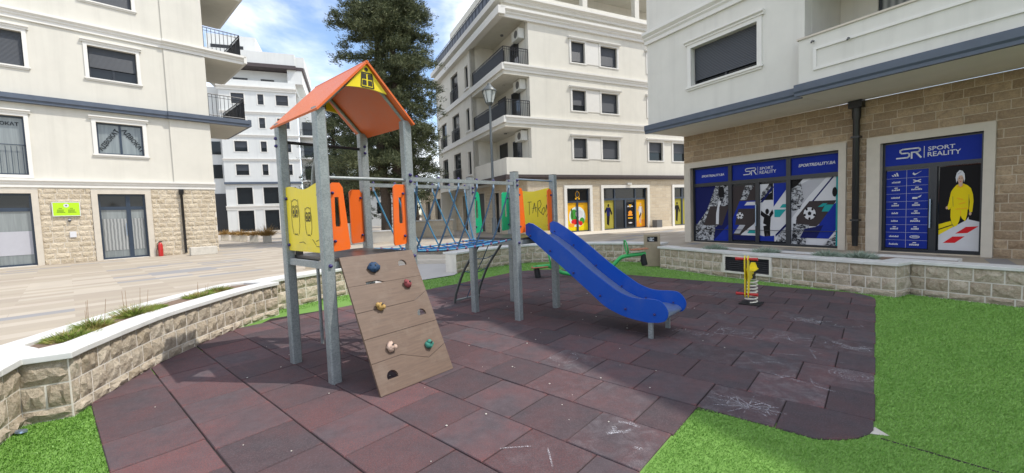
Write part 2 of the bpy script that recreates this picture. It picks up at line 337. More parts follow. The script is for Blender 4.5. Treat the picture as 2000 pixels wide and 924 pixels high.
# ------------------------------------------------------------------ ground
HOLE = [(-6, -8), (10, -8), (12, -1), (8.6, 4.0), (7.3, 5.85), (7.0, 6.3), (6.7, 6.95), (6.3, 6.85), (6.1, 7.15), (5.55, 8.05), (4.9, 9.15), (4.15, 10.85), (4.3, 11.75),
        (3.8, 12.25), (2.8, 12.88), (.9, 13.12), (.25, 13.0), (-.7, 12.3), (-1.3, 11.5), (-1.35, 13.45), (-5.4, 14.6), (-4.7, 10.2), (-3.4, 9.2), (-3.95, 8.35), (-4.42, 7.4), (-4.42, 6.4), (-4.4, 5.4), (-4.35, 4.67), (-4.12, 3.72), (-4.3, 3.35), (-4.15, 3.0), (-3.3, 1.4), (-6, -2)]
def in_poly(P, x, y):
    c = np.zeros(np.shape(x), bool)
    for i in range(len(P)):
        (x1, y1), (x2, y2) = P[i], P[i - 1]
        c ^= ((y1 > y) != (y2 > y)) & (x < (x2 - x1) * (y - y1) / ((y2 - y1) or 1e-9) + x1)
    return c
big = [(-400, -300), (400, -300), (400, 600), (-400, 600)]
def sheet(name, mat, out, holes, z):
    loops = [out] + [h for h in holes]; flat = [p for l_ in loops for p in l_]
    tri = tessellate_polygon([[Vector((p[0], p[1], 0)) for p in l_] for l_ in loops]); F = []
    for a, b, c in tri:
        q = (flat[b][0] - flat[a][0]) * (flat[c][1] - flat[a][1]) - (flat[c][0] - flat[a][0]) * (flat[b][1] - flat[a][1]); F.append((a, b, c) if q > 0 else (c, b, a))
    m = MB(); m.add([(p[0], p[1], z) for p in flat], F); return struct(m.build(name, mat))
sheet('plaza', 'paving', big, [HOLE], ZP)
turf = sheet('artificial_turf', 'turf_base', [(-8, -9), (14, -9), (14, 16), (-8, 16)], [], -.006)
GAP = [(2.36, 2.66), (2.66, 2.86), (2.44, 2.58)]
sheet('entry_path', 'entry_paving', [(-3.45, 9.0), (-1.55, 10.75), (-1.2, 13.6), (-5.5, 14.8), (-4.8, 10.1)], [], .012)
sub = sheet('concrete_base', 'concrete', [(2.38, 2.745), (2.50, 2.82), (2.50, 2.70)], [], -.002)
m = MB(); m.poly([(*q, -.003) for q in cap(2.42, 2.68, 3.2, 1.81, .009)]); struct(m.build('turf_seam', 'joint'))
# rubber tiles
surf = struct(MB().poly([(*uv(a, b), -.0025) for a, b in ((-1.6, -2.85), (1.5, -2.85), (1.7, -3.6), (2.2, -3.9), (6.7, -3.9), (7.2, -3.5), (7.3, 1.6), (6.2, 3.2), (2.2, 3.2), (.6, 3.5), (-1.55, 1.4))]).build('playground_floor', 'joint'))
surf.color = (0, .4, 0, 1)
def rounded(c, r, a0, a1, k=5):
    return [(math.cos(R(a0 + (a1 - a0) * i / k)), math.sin(R(a0 + (a1 - a0) * i / k)), 0) for i in range(k + 1)], c, r
def tile_clip(P, row):
    P = clip_half(P, -1, 0, 1.60); P = clip_half(P, 1, 0, 7.34)
    vmin = -2.885 if row < 3 else -3.946
    P = clip_half(P, 0, -1, -vmin); 
    if P and min(p[0] for p in P) > 2.05: P = clip_half(P, 0, 1, 3.26)
    else: P = clip_half(P, 0, 1, 3.8)
    cs = [((6.85, -3.446), .5, -90, 0), ((6.2, 2.12), 1.14, 0, 90)] + ([((2.02, -3.446), .5, 180, 270)] if row >= 3 else [])
    for c, r, a0, a1 in cs:
        for i in range(7):
            a = R(a0 + (a1 - a0) * i / 6); nx, ny = math.cos(a), math.sin(a); P = clip_half(P, nx, ny, nx * c[0] + ny * c[1] + r)
    W = [(-3.79, 3.44), (-3.88, 3.72), (-4.12, 4.67), (-4.17, 5.39), (-4.16, 6.42), (-4.0, 7.0)]; W = [to_uv(*w) for w in W]
    for (a, b) in zip(W[1:-1], W[2:]):
        dx, dy = b[0] - a[0], b[1] - a[1]; nx, ny = -dy, dx
        if len(P): P = clip_half(P, nx, ny, nx * a[0] + ny * a[1])
    return P
feet = [(0, 0), (0, .93), (.95, 0), (.95, .93), (2.77, 0), (2.77, .93), (3.72, 0), (3.72, .93), (3.0, -1.9), (3.6, -1.9), (3.3, .9), (3.3, -1.2), (3.2, .4)]
chalky = [(3.5, -2.3, .5), (3.8, -2.7, .55), (3.9, -3.1, .6), (3.9, -3.75, .9), (2.9, -2.7, .8), (1.8, -3.2, .9), (2.9, -3.85, .55), (4.87, -3.3, 1), (4.8, -3.6, .7), (2.5, -3.4, .7), (2.86, -3.15, .6), (1.84, -1.4, .8), (.26, -2.2, .5), (.82, -2.6, .7), (1.1, -2.36, .5), (.0, -1.6, .35), (1.2, -1.9, .5), (5.4, -3.2, .5), (1.3, -.9, .4), (4.4, -2.5, .5), (6.5, -1.2, .5)]
for k in range(-3, 14):
    ua = -.03 + .528 * k; off = -2.056 if k % 2 == 0 else -1.81
    for j in range(-6, 14):
        va = off + .533 * j; du = random.uniform(.003, .006); dv = random.uniform(.0025, .006)
        P = [(ua + du, va + dv), (ua + .528 - du, va + dv), (ua + .528 - du, va + .533 - dv), (ua + du, va + .533 - dv)]
        P = tile_clip(P, k)
        if len(P) < 3 or abs(sum(P[i][0] * P[(i + 1) % len(P)][1] - P[(i + 1) % len(P)][0] * P[i][1] for i in range(len(P)))) < .01: continue
        Q = []
        for p in P:
            if not Q or math.hypot(p[0] - Q[-1][0], p[1] - Q[-1][1]) > .004: Q.append(p)
        P = Q; cx = sum(p[0] for p in P) / len(P); cy = sum(p[1] for p in P) / len(P); m = len(P); zt = .008 + random.uniform(-.003, .003)
        tx, ty = random.uniform(-.006, .006), random.uniform(-.006, .006)
        def pt_(p, z, ins=0):
            d = math.hypot(p[0] - cx, p[1] - cy) or 1; f = 1 - ins / d; a, b = cx + (p[0] - cx) * f, cy + (p[1] - cy) * f
            x, y = uv(a, b); return (x, y, z + (a - cx) * tx + (b - cy) * ty)
        V = [pt_(p, -.03) for p in P] + [pt_(p, zt - .006) for p in P] + [pt_(p, zt, .007) for p in P]
        F = [tuple(range(2 * m, 3 * m))] + [(i + q * m, (i + 1) % m + q * m, (i + 1) % m + (q + 1) * m, i + (q + 1) * m) for q in (0, 1) for i in range(m)]
        mb = MB(); mb.add(V, F); o = mb.build('tile', 'rubber', surf)
        red = .12 if cx < 1.6 else .02  # sunlit tiles tinted redder, those in the building's shade left greyer
        red += .3 * max([0] + [1 - math.hypot(cx - a, cy - b) / .5 for a, b in feet]) + random.choice((0, 0, .05, .12, .3))
        if cx > 2.5 and cy < -1.9: red *= .4
        ch = max([.06] + [c * max(0, 1 - math.hypot(cx - a, cy - b) / .42) for a, b, c in chalky]); o.color = (ch, red, 0, 1)
# chalk scribbles: thin flat strokes on the tiles
def strokes(name, lines, w=.012):
    mb = MB()
    for ln in lines:
        for a, b in zip(ln[:-1], ln[1:]):
            q = cap(*a, *b, w * random.uniform(.35, .6)); mb.poly([(*uv(*p), .0155) for p in q])
    return mb.build(name, 'chalk', surf)
rs = random.Random(3)
def scrib(u0, v0, du, dv, k, wob=.5):
    out = []
    for i in range(k):
        a = (u0 + rs.uniform(-du, du), v0 + rs.uniform(-dv, dv)); b = (u0 + rs.uniform(-du, du), v0 + rs.uniform(-dv, dv)); mid = ((a[0] + b[0]) / 2 + rs.uniform(-.03, .03), (a[1] + b[1]) / 2 + rs.uniform(-.03, .03)); out.append([a, mid, b])
    return out
def circ(u0, v0, r, sq=1): return [[(u0 + r * math.cos(i * .45), v0 + r * sq * math.sin(i * .45)) for i in range(16)]]
strokes('chalk_marks', scrib(3.78, -2.66, .14, .2, 16) + [[(3.62, -2.86), (3.95, -2.86), (3.95, -2.45), (3.62, -2.45), (3.62, -2.86)]], .012)
strokes('chalk_marks', [[(3.42 + .03 * (i % 2), -2.0 - .055 * i), (3.55, -2.02 - .055 * i)] for i in range(9)] + circ(3.45, -2.3, .05), .014)
strokes('chalk_marks', [[(3.7, -2.85), (4.0, -3.4)], [(3.72, -3.3), (4.05, -2.95)], [(3.8, -3.2), (3.95, -3.5)]] + scrib(3.9, -3.1, .15, .25, 6), .012)
strokes('chalk_marks', scrib(3.88, -3.72, .13, .22, 26), .013)
strokes('chalk_marks', [[(1.78 + .3 * math.cos(a) * .7, -3.2 + .3 * math.sin(a)), (1.78 - .2 * math.cos(a) * .7, -3.2 - .25 * math.sin(a))] for a in (0, .6, 1.2, 1.7, 2.3, 2.8)] + scrib(1.8, -3.2, .12, .2, 10), .012)
strokes('chalk_marks', sum([circ(2.95, -3.78, r, 1.2) for r in (.04, .07, .1, .135)], []), .010)
strokes('chalk_marks', [[(2.9, -2.95), (2.8, -3.05), (2.95, -3.2), (2.85, -3.35)], [(2.6, -3.3), (2.45, -3.7)], [(2.7, -3.5), (2.5, -3.55), (2.45, -3.75)]] + scrib(2.6, -3.4, .1, .2, 5), .012)
strokes('chalk_marks', [[(3.55, -3.42), (3.25, -3.5), (3.28, -3.72)], [(3.2, -3.1), (3.3, -3.4)]] + scrib(3.5, -3.5, .05, .1, 2), .012)
strokes('chalk_marks', scrib(4.86, -3.28, .12, .26, 22), .016)
strokes('chalk_marks', [[(4.95, -3.58), (4.75, -3.56)], [(4.7, -3.5), (4.85, -3.8)], [(4.95, -3.8), (4.8, -3.85)]], .016)
strokes('chalk_marks', circ(1.84, -1.42, .15), .012)
strokes('chalk_marks', [[(.15, -2.05), (.3, -2.2)], [(.35, -2.3), (.2, -2.45)]], .016)
strokes('chalk_marks', [[(6.6, -1.2), (6.5, -1.35), (6.62, -1.3)], [(6.1, -1.6), (6.2, -1.9), (6.3, -1.65)]] + scrib(5.9, -1.85, .08, .2, 5), .016)
strokes('chalk_marks', scrib(.85, -2.65, .16, .16, 6), .03)
deb = MB()
for i in range(90):
    a, b = rs.uniform(-1.5, 5), rs.uniform(-2.8, 2.0); x, y = uv(a, b); q = rs.uniform(.004, .011); deb.ball((x, y, .014), q, 5, (1, 1, .4))
stuff(deb.build('grit', 'chalk', surf)); bpy.data.objects['grit'].data.materials[0] = MAT['concrete']
# turf blades, denser near the camera
def in_tiles(x, y):
    dx, dy = x - O2[0], y - O2[1]; a = dx * U[0] + dy * U[1]; b = dx * V_[0] + dy * V_[1]
    t = (a > -1.60) & (a < 7.34) & (b < np.where(a > 2.0, 3.26, 3.8)) & (b > np.where(a < 1.554, -2.885, -3.946))
    for c, r, sx, sy, on in (((2.02, -3.446), .5, -1, -1, None), ((6.85, -3.446), .5, 1, -1, None), ((6.2, 2.12), 1.14, 1, 1, None)):
        q = ((a - c[0]) * sx > 0) & ((b - c[1]) * sy > 0) & (np.hypot(a - c[0], b - c[1]) > r)
        if sx < 0: q &= a > 1.55
        t &= ~q
    return t
PTS = []
def samp(x0, x1, y0, y1, k):
    x = RNG.uniform(x0, x1, k); y = RNG.uniform(y0, y1, k); PTS.append(np.stack([x, y], 1))
samp(-4.3, -2.2, 2.2, 4.0, 70000); samp(.4, 8, 1.9, 7.3, 760000); samp(-4.4, 5.8, 6.6, 13, 260000)
P = np.concatenate(PTS); x, y = P[:, 0], P[:, 1]; ok = in_poly(HOLE, x, y) & ~in_tiles(x, y) & (np.abs(x) < y * 1.32 + .3)
ok &= ~in_poly([(-3.45, 9.0), (-1.55, 10.75), (-1.2, 13.6), (-5.5, 14.8), (-4.8, 10.1)], x, y)
ok &= ~in_poly([(2.38, 2.745), (2.50, 2.82), (2.50, 2.70)], x, y)
sd = (x - 2.4) * (2.2 - 2.70) - (y - 2.70) * (2.85 - 2.4); ok &= ~((np.abs(sd) / .673 < .011) & (x > 2.4))
d = np.hypot(x, y); ok &= RNG.random(len(x)) < np.minimum(1, (3.2 / d) ** 1.3)
x, y, d = x[ok], y[ok], d[ok]; k = len(x); h = RNG.uniform(.008, .017, k) * np.minimum(1.5, .8 + d * .06); w = .0024 * np.maximum(1, d / 2.6); an = RNG.uniform(0, 2 * math.pi, k); le = RNG.normal(0, .006, (k, 2)) + np.array([.006, -.002])
bv = np.zeros((k, 3, 3)); bv[:, 0, 0] = x - w * np.cos(an); bv[:, 0, 1] = y - w * np.sin(an); bv[:, 1, 0] = x + w * np.cos(an); bv[:, 1, 1] = y + w * np.sin(an); bv[:, :2, 2] = -.006
bv[:, 2, 0] = x + le[:, 0]; bv[:, 2, 1] = y + le[:, 1]; bv[:, 2, 2] = -.006 + h
def tri_mesh(name, V, mat, parent=None):
    k = len(V); me = bpy.data.meshes.new(name); me.vertices.add(3 * k); me.vertices.foreach_set('co', V.astype('f').ravel()); me.loops.add(3 * k); me.loops.foreach_set('vertex_index', np.arange(3 * k, dtype='i'))
    me.polygons.add(k); me.polygons.foreach_set('loop_start', np.arange(k, dtype='i') * 3); me.polygons.foreach_set('loop_total', np.full(k, 3, 'i')); me.update(calc_edges=True); me.materials.append(MAT[mat])
    o = bpy.data.objects.new(name, me); col.objects.link(o); o.parent = parent; return o
stuff(tri_mesh('turf_blades', bv, 'turf', turf))

# ------------------------------------------------------------------ rough faced stone walls
BLK = []
for q in range(9):
    m = MB(); G = 6; H_ = 4; rb = random.Random(q + 20); V = []
    tl = rb.uniform(-.3, .3), rb.uniform(-.3, .3)
    for j in range(H_):
        for i in range(G):
            b = i in (0, G - 1) or j in (0, H_ - 1); xx = -.5 + i / (G - 1); zz = j / (H_ - 1)
            V.append((xx + (0 if b else rb.uniform(-.07, .07)), -.004 if b else -(.012 + .024 * rb.random() + .022 * max(-.4, tl[0] * xx + tl[1] * (zz - .5))), zz + (0 if b else rb.uniform(-.09, .09))))
    F = [(j * G + i, j * G + i + 1, (j + 1) * G + i + 1, (j + 1) * G + i) for j in range(H_ - 1) for i in range(G - 1)]
    F = [t for a, b, c, d in F for t in (((a, b, c), (a, c, d)) if rb.random() < .5 else ((a, b, d), (b, c, d)))]
    k = len(V); V += [(-.5, .03, 0), (.5, .03, 0), (.5, .03, 1), (-.5, .03, 1)]
    F += [(0, k, k + 1, G - 1), tuple([k + 3, (H_ - 1) * G] + list(range((H_ - 1) * G + 1, H_ * G)) + [k + 2])]
    F = F[:-2] + [tuple(list(range(G))[::-1] + [k, k + 1]), tuple(list(range((H_ - 1) * G, H_ * G)) + [k + 2, k + 3]), tuple([j * G for j in range(H_)] + [k + 3, k]), tuple([j * G + G - 1 for j in range(H_)][::-1] + [k + 1, k + 2])]
    m.add(V, F); BLK.append(m)
BM = {s: [b.mesh('stone_block', s) for b in BLK] for s in ('stone', 'stone_cream', 'stone_brown')}
def plen(P): return [0] + list(np.cumsum([math.dist(a, b) for a, b in zip(P[:-1], P[1:])]))
def at_len(P, C, s):
    s = max(0, min(C[-1], s))
    for i in range(len(P) - 1):
        if s <= C[i + 1] or i == len(P) - 2:
            t = (s - C[i]) / ((C[i + 1] - C[i]) or 1); return (P[i][0] + (P[i + 1][0] - P[i][0]) * t, P[i][1] + (P[i + 1][1] - P[i][1]) * t)
def offs(P, d):                                  # mitred offset, positive to the right of travel
    out = []
    for i in range(len(P)):
        ns = []
        for a, b in ((i - 1, i), (i, i + 1)):
            if a < 0 or b >= len(P): continue
            dx, dy = P[b][0] - P[a][0], P[b][1] - P[a][1]; q = math.hypot(dx, dy) or 1; ns.append((dy / q, -dx / q))
        nx = sum(n_[0] for n_ in ns) / len(ns); ny = sum(n_[1] for n_ in ns) / len(ns); q = nx * nx + ny * ny; q = max(q, .35); out.append((P[i][0] + nx * d / q, P[i][1] + ny * d / q))
    return out
def strip_box(m, A, B, z0, z1, closed_ends=True):
    k = len(A); V = [(*p, z0) for p in A] + [(*p, z1) for p in A] + [(*p, z0) for p in B] + [(*p, z1) for p in B]; F = []
    for i in range(k - 1): F += [(i, i + 1, k + i + 1, k + i), (k + i, k + i + 1, 3 * k + i + 1, 3 * k + i), (2 * k + i + 1, 2 * k + i, 3 * k + i, 3 * k + i + 1), (i + 1, i, 2 * k + i, 2 * k + i + 1)]
    F += [(0, k, 3 * k, 2 * k), (k - 1, 3 * k - 1, 4 * k - 1, 2 * k - 1)]; m.add(V, F)
def wall(name, label, runs, stone_='stone', rows=((0, .105), (.105, .305), (.305, .508)), cop=.28, thick=.3, seed=1, skip=None, lens=(.2, .31), lip=.05, fix=False):
    rb = random.Random(seed); t = thing(name, label, 'wall', (runs[0][0][0], runs[0][0][1], 0)); ox, oy = runs[0][0]
    full = []
    for r in runs: full += [p for p in r if not full or math.dist(p, full[-1]) > 1e-4]
    loc = lambda P: [(p[0] - ox, p[1] - oy) for p in P]
    m = MB(); strip_box(m, loc(offs(full, .001)), loc(offs(full, -thick)), -.03, .505); m.build('core', 'mortar', t)
    for r in runs:
        C = plen(r)
        for ri_, (z0, z1) in enumerate(rows):
            s = 0
            while s < C[-1] - .01:
                ln = rb.uniform(*lens)
                if ri_ == 0: ln *= 1.25
                if s == 0 and C[-1] > .5: ln *= rb.uniform(.4, 1)
                if C[-1] - s - ln < .1: ln = C[-1] - s
                a, b = at_len(r, C, s), at_len(r, C, s + ln); mx_, my = (a[0] + b[0]) / 2, (a[1] + b[1]) / 2; s += ln
                if skip and skip(mx_, my, (z0 + z1) / 2): continue
                ang = math.atan2(b[1] - a[1], b[0] - a[0]); L_ = math.dist(a, b)
                o = inst('stone_block', rb.choice(BM[stone_]), t, (mx_ - ox, my - oy, z0 + .006), ang, (max(.02, L_ - .016), 1.0, z1 - z0 - .014))
    # coping slabs
    cen = full; C = plen(cen); A, B = offs(cen, lip), offs(cen, -cop)
    if fix: B[3:8] = [(-4.19 + .017 * q, 3.5 + .055 * q) for q in range(5)]; B[2] = (-4.28, 3.38)
    idx = [0]; acc = 0
    for i in range(1, len(cen)):
        acc += C[i] - C[i - 1]
        if acc > .75 or i == len(cen) - 1: idx.append(i); acc = 0
    for a, b in zip(idx[:-1], idx[1:]):
        m = MB(); strip_box(m, loc(A[a:b + 1]), loc(B[a:b + 1]), .509, .56 + rb.uniform(-.001, .001)); m.build('coping_slab', 'coping', t, .006)
    return t, full
lw_a = [(-2.7, .9), (-3.9, 3.02), (-4.06, 3.3)]
lw_b = [(-4.06, 3.3), (-3.79, 3.44)]
lw_c = spline([(-3.79, 3.44), (-3.88, 3.72), (-4.12, 4.67), (-4.17, 5.39), (-4.16, 6.42), (-4.02, 6.98)], 5)
lt, lfull = wall('planter_wall', 'curved rough stone planter wall with white coping left of the climbing frame', [lw_a, lw_b, lw_c], 'stone', cop=.24, thick=.26, seed=4, lens=(.15, .24), fix=True)
# planter soil and back coping
Bk = offs(lfull, -.78)[3:]; Fr = offs(lfull, -.22)[3:]; ox, oy = lfull[0]
Bk2 = [(p[0], p[1]) for p in Bk]; m = MB(); m.plate([(a - ox, b - oy) for a, b in [(-3.95, 3.5), (-4.1, 3.9), (-4.32, 4.7), (-4.38, 5.4), (-4.36, 6.4), (-4.25, 7.0), (-4.6, 7.2), (-4.88, 6.9), (-4.93, 6), (-4.86, 5), (-4.66, 4.0), (-4.55, 3.5)]], (), .05, .525, 'z'); m.build('soil', 'soil', lt)
bp = [(-4.05, 2.4), (-4.6, 3.6)] + spline([(-4.68, 4.0), (-4.88, 5.0), (-4.96, 6.0), (-4.9, 7.0)], 4) + [(-4.55, 7.3)]
m = MB(); strip_box(m, [(p[0] - ox, p[1] - oy) for p in offs(bp, .14)], [(p[0] - ox, p[1] - oy) for p in offs(bp, -.08)], .3, .557); m.build('back_coping', 'coping', lt, .006)
m = MB(); m.plate([(a - ox, b - oy) for a, b in [(-3.15, 1.2), (-4.12, 2.95), (-4.3, 3.35), (-4.22, 3.6), (-4.5, 3.72), (-4.72, 3.72), (-4.2, 2.3), (-3.4, 1.0)]], (), .3, .552, 'z'); m.build('end_slab', 'coping', lt)
wall('retaining_wall', 'short rough stone wall behind the tower legs, stepping back from the curved planter', [[(-4.27, 7.0), (-4.22, 7.39), (-3.75, 8.24), (-3.2, 9.05)]], 'stone', cop=.4, thick=.3, seed=9)
fw = spline([(-1.53, 11.09), (-.78, 12.02), (.29, 12.79), (.87, 12.9), (2.74, 12.63), (3.71, 12.01), (4.2, 11.6)], 4)
wall('retaining_wall', 'long curved rough stone wall behind the seesaw and slide', [fw], 'stone', cop=.5, thick=.4, seed=12, lens=(.24, .34))
rw = [[(4.2, 10.95), (3.85, 10.75)], [(3.85, 10.75), (4.69, 9.02), (5.36, 7.92)], [(5.36, 7.92), (5.93, 6.91), (6.14, 6.58)], [(6.14, 6.58), (6.53, 6.76)], [(6.53, 6.76), (6.8, 6.25), (7.13, 5.71), (8.6, 3.6)]]
def vent_skip(x, y, z): return 4.68 < x < 5.16 and z > .1 and abs((y - 9.02) - (x - 4.69) * -1.64) < .3
rt, rfull = wall('planter_wall', 'low rough stone wall with black vent grille in front of the blue sports shop', rw, 'stone', cop=.3, thick=.32, seed=21, skip=vent_skip)
# vent grille in it
va = (4.66, 9.07); vb = (5.19, 8.2); an = math.atan2(vb[1] - va[1], vb[0] - va[0]); ln = math.dist(va, vb); rx, ry = rfull[0]
gm = Matrix.Translation(((va[0] + vb[0]) / 2 - rx, (va[1] + vb[1]) / 2 - ry, 0)) @ Matrix.Rotation(an, 4, 'Z') @ Matrix.Translation((0, -.042, 0))
def gpart(name, mb, mat):
    o = mb.build(name, mat, rt); o.matrix_local = gm; return o
m = MB(); e = ln / 2 - .03; m.plate([(-e - .02, .11), (e + .02, .11), (e + .02, .5), (-e - .02, .5)], [[(-e + .02, .15), (e - .02, .15), (e - .02, .46), (-e + .02, .46)]], -.02, .04); gpart('vent_frame', m, 'mortar')
gpart('vent_back', MB().box(-e + .02, e - .02, .03, .035, .15, .46), 'black_steel')
for i in range(7):
    z = .165 + i * .042; gpart('louvre', MB().prof([(-.010, z), (-.006, z), (.022, z + .03), (.018, z + .03)], -e + .02, e - .02), 'pipe_black')
# right planter: soil strip and back coping behind the wall
m = MB(); pr = offs([(4.5, 9.9), (5.36, 8.35), (5.93, 7.4), (6.5, 7.2), (6.9, 6.5)], 0)
strip_box(m, [(p[0] - rx, p[1] - ry) for p in offs(pr, .12)], [(p[0] - rx, p[1] - ry) for p in offs(pr, -.45)], .05, .53); m.build('soil', 'soil', rt)
m = MB(); strip_box(m, [(p[0] - rx, p[1] - ry) for p in offs(pr, -.43)], [(p[0] - rx, p[1] - ry) for p in offs(pr, -.65)], .1, .557); m.build('back_coping', 'coping', rt, .006)
# entrance steps up to the plaza
st = thing('entrance_steps', 'pale curved steps leading up from the playground to the plaza', 'steps', (-3.3, 14.0, 0))
for i in range(3):
    P = spline([(-5.6, 14.1 + .34 * i), (-4.6, 13.75 + .34 * i), (-3.3, 13.5 + .34 * i), (-2.1, 13.3 + .34 * i), (-1.25, 13.0 + .34 * i)], 4)
    m = MB(); strip_box(m, [(p[0] + 3.3, p[1] - 14) for p in P], [(p[0] + 3.3, p[1] - 14 + .75) for p in P], .0 + .01 * i, .135 * (i + 1)); m.build('step', 'trim_cream', st, .01)
m = MB(); m.box(-5.0, -4.7, 9.9, 14.2, 0, .5); m.box(-1.32, -1.22, 11.5, 13.2, 0, .42); o = m.build('side_wall', 'stone_far', st); o.location = (3.3, -14, 0)

# ------------------------------------------------------------------ climbing frame
cf = thing('climbing_frame', 'galvanised climbing frame with orange roofed tower, rope bridge and blue slide', 'climbing frame', (*O2, 0), TH)
UA, UB, VB = (0, .95), (2.77, 3.72), .93
def post(x, y, h):
    m = MB(); s = .05; c = .012
    P = [(s - c, -s), (s, -s + c), (s, s - c), (s - c, s), (-s + c, s), (-s, s - c), (-s, -s + c), (-s + c, -s)]
    m.plate([(x + a, y + b) for a, b in P], (), 0, h, 'z'); o = m.build('post', 'galvanised', cf)
    if h < 2.4: MB().box(x - .045, x + .045, y - .045, y + .045, h, h + .008).build('post_cap', 'black_steel', o)
for x in UA:
    for y in (0, VB): post(x, y, 2.64)
for x in UB:
    for y in (0, VB): post(x, y, 2.17)
def bolt(parent, x, y, z, d, r=.017):
    d = Vector(d); m = MB(); p = Vector((x, y, z)); m.tube([p, p + d * .008, p + d * .02, p + d * .024], [r, r, r * .75, r * .3], 8); m.build('bolt', 'bolt_cap', parent)
for x0, x1 in (UA, UB):
    d = MB().box(x0 + .05, x1 - .05, -.03, VB + .03, 1.185, 1.215); d.build('deck', 'deck', cf)
    m = MB(); m.box(x0 + .05, x1 - .05, -.035, .005, 1.115, 1.183); m.box(x0 + .05, x1 - .05, VB - .005, VB + .035, 1.115, 1.183)
    m.box(x0 - .02, x0 + .02, .05, VB - .05, 1.115, 1.18); m.box(x1 - .02, x1 + .02, .05, VB - .05, 1.115, 1.18); m.build('deck_frame', 'galvanised', cf)
MB().box(.04, .1, .8, .86, 1.216, 1.29).build('bracket', 'black_steel', cf)
# roof
rf = MB(); ze, zr, va_, vb_ = 2.595, 3.135, -.10, 1.06; ul, uc, ur = -.05, .475, 1.0
def slab(x0, z0, x1, z1, t=.02):
    m = MB(); dx, dz = x1 - x0, z1 - z0; q = math.hypot(dx, dz); nx, nz_ = -dz / q * t, dx / q * t; k = 10; V = []
    for i in range(k + 1):
        f = i / k; sag = 0.03 * math.sin(math.pi * f) * 0
        V += [(x0 + dx * f, y, z0 + dz * f + sag) for y in (va_, vb_)] + [(x0 + dx * f + nx, y, z0 + dz * f + nz_ + sag) for y in (va_, vb_)]
    F = [(0, 2, 3, 1), (4 * k, 4 * k + 1, 4 * k + 3, 4 * k + 2)]
    for i in range(k):
        a = 4 * i; b = a + 4; F += [(a, a + 1, b + 1, b), (a + 2, b + 2, b + 3, a + 3), (a, b, b + 2, a + 2), (a + 1, a + 3, b + 3, b + 1)]
    m.add(V, F); return m
roof = slab(ul, ze, uc, zr).build('roof', 'hpl_roof', cf)
slab(uc + .001, zr, ur, ze).build('roof_panel', 'hpl_roof', roof)
MB().tube([(uc, va_, zr + .012), (uc, vb_, zr + .012)], .018, 8).build('ridge_cap', 'hpl_roof', roof)
for y0 in (va_ + .03, vb_ - .05):
    out = [(uc - .01, zr - .015), (uc - .225, zr - .26)] + [(uc - .225 + .45 * i / 10, zr - .26 + .02 * math.sin(math.pi * i / 10)) for i in range(1, 10)] + [(uc + .225, zr - .26), (uc + .01, zr - .015)]
    g = MB().plate(out, (), y0, y0 + .018).build('gable', 'hpl_yellow', roof)
    m = MB(); y = y0 - .003
    def ln_(P, w): 
        for a, b in zip(P[:-1], P[1:]): m.poly([(p[0], y, p[1]) for p in cap(*a, *b, w)])
    for sx in (-1, 1):
        for sz in (0, 1): m.poly([(uc + .005 + sx * a, y, zr - .212 + sz * .062 + b) for a, b in ((.008, 0), (.055, 0), (.05, .05), (.008, .05))])
    ln_([(uc - .06, zr - .23), (uc + .075, zr - .23), (uc + .06, zr - .09), (uc - .05, zr - .09), (uc - .065, zr - .23)], .006); m.poly([(p[0], y, p[1]) for p in ell(uc, zr - .055, .02, .02)]); m.build('window_drawing', 'ink', roof)
for x in (UA[0], UA[1]):
    s = 1 if x == 0 else -1
    m = MB(); 
    for y in (.0, VB): m.prof([(-.03, 0), (.03, 0), (.03, .01), (-.03, .01)], 0, .01)
for y in (.0, VB):
    for (x0, x1) in ((-.0, uc), (UA[1], uc)): MB().tube([(x0, y, 2.63), (x1, y, zr - .03)], .017, 6).build('rafter', 'galvanised', roof)
# bars of the tower
MB().tube([(.03, 0, 1.99), (.92, 0, 1.995)], .018, 10).build('bar', 'galvanised', cf)
MB().tube([(.03, VB, 2.45), (.92, VB, 2.45)], .018, 10).build('bar', 'black_steel', cf)
MB().tube([(.49, 1.37, 0), (.49, 1.37, 1.9)] + [(.49, 1.37 - .2 * (1 - math.cos(R(a))), 1.9 + .45 * math.sin(R(a))) for a in range(15, 91, 15)] + [(.49, VB, 2.45)], .02, 10).build('fire_pole', 'galvanised', cf)
MB().tube([(UB[0] + .03, 0, 2.07), (UB[1] - .03, 0, 2.07)], .014, 8).build('bar', 'stainless', cf)
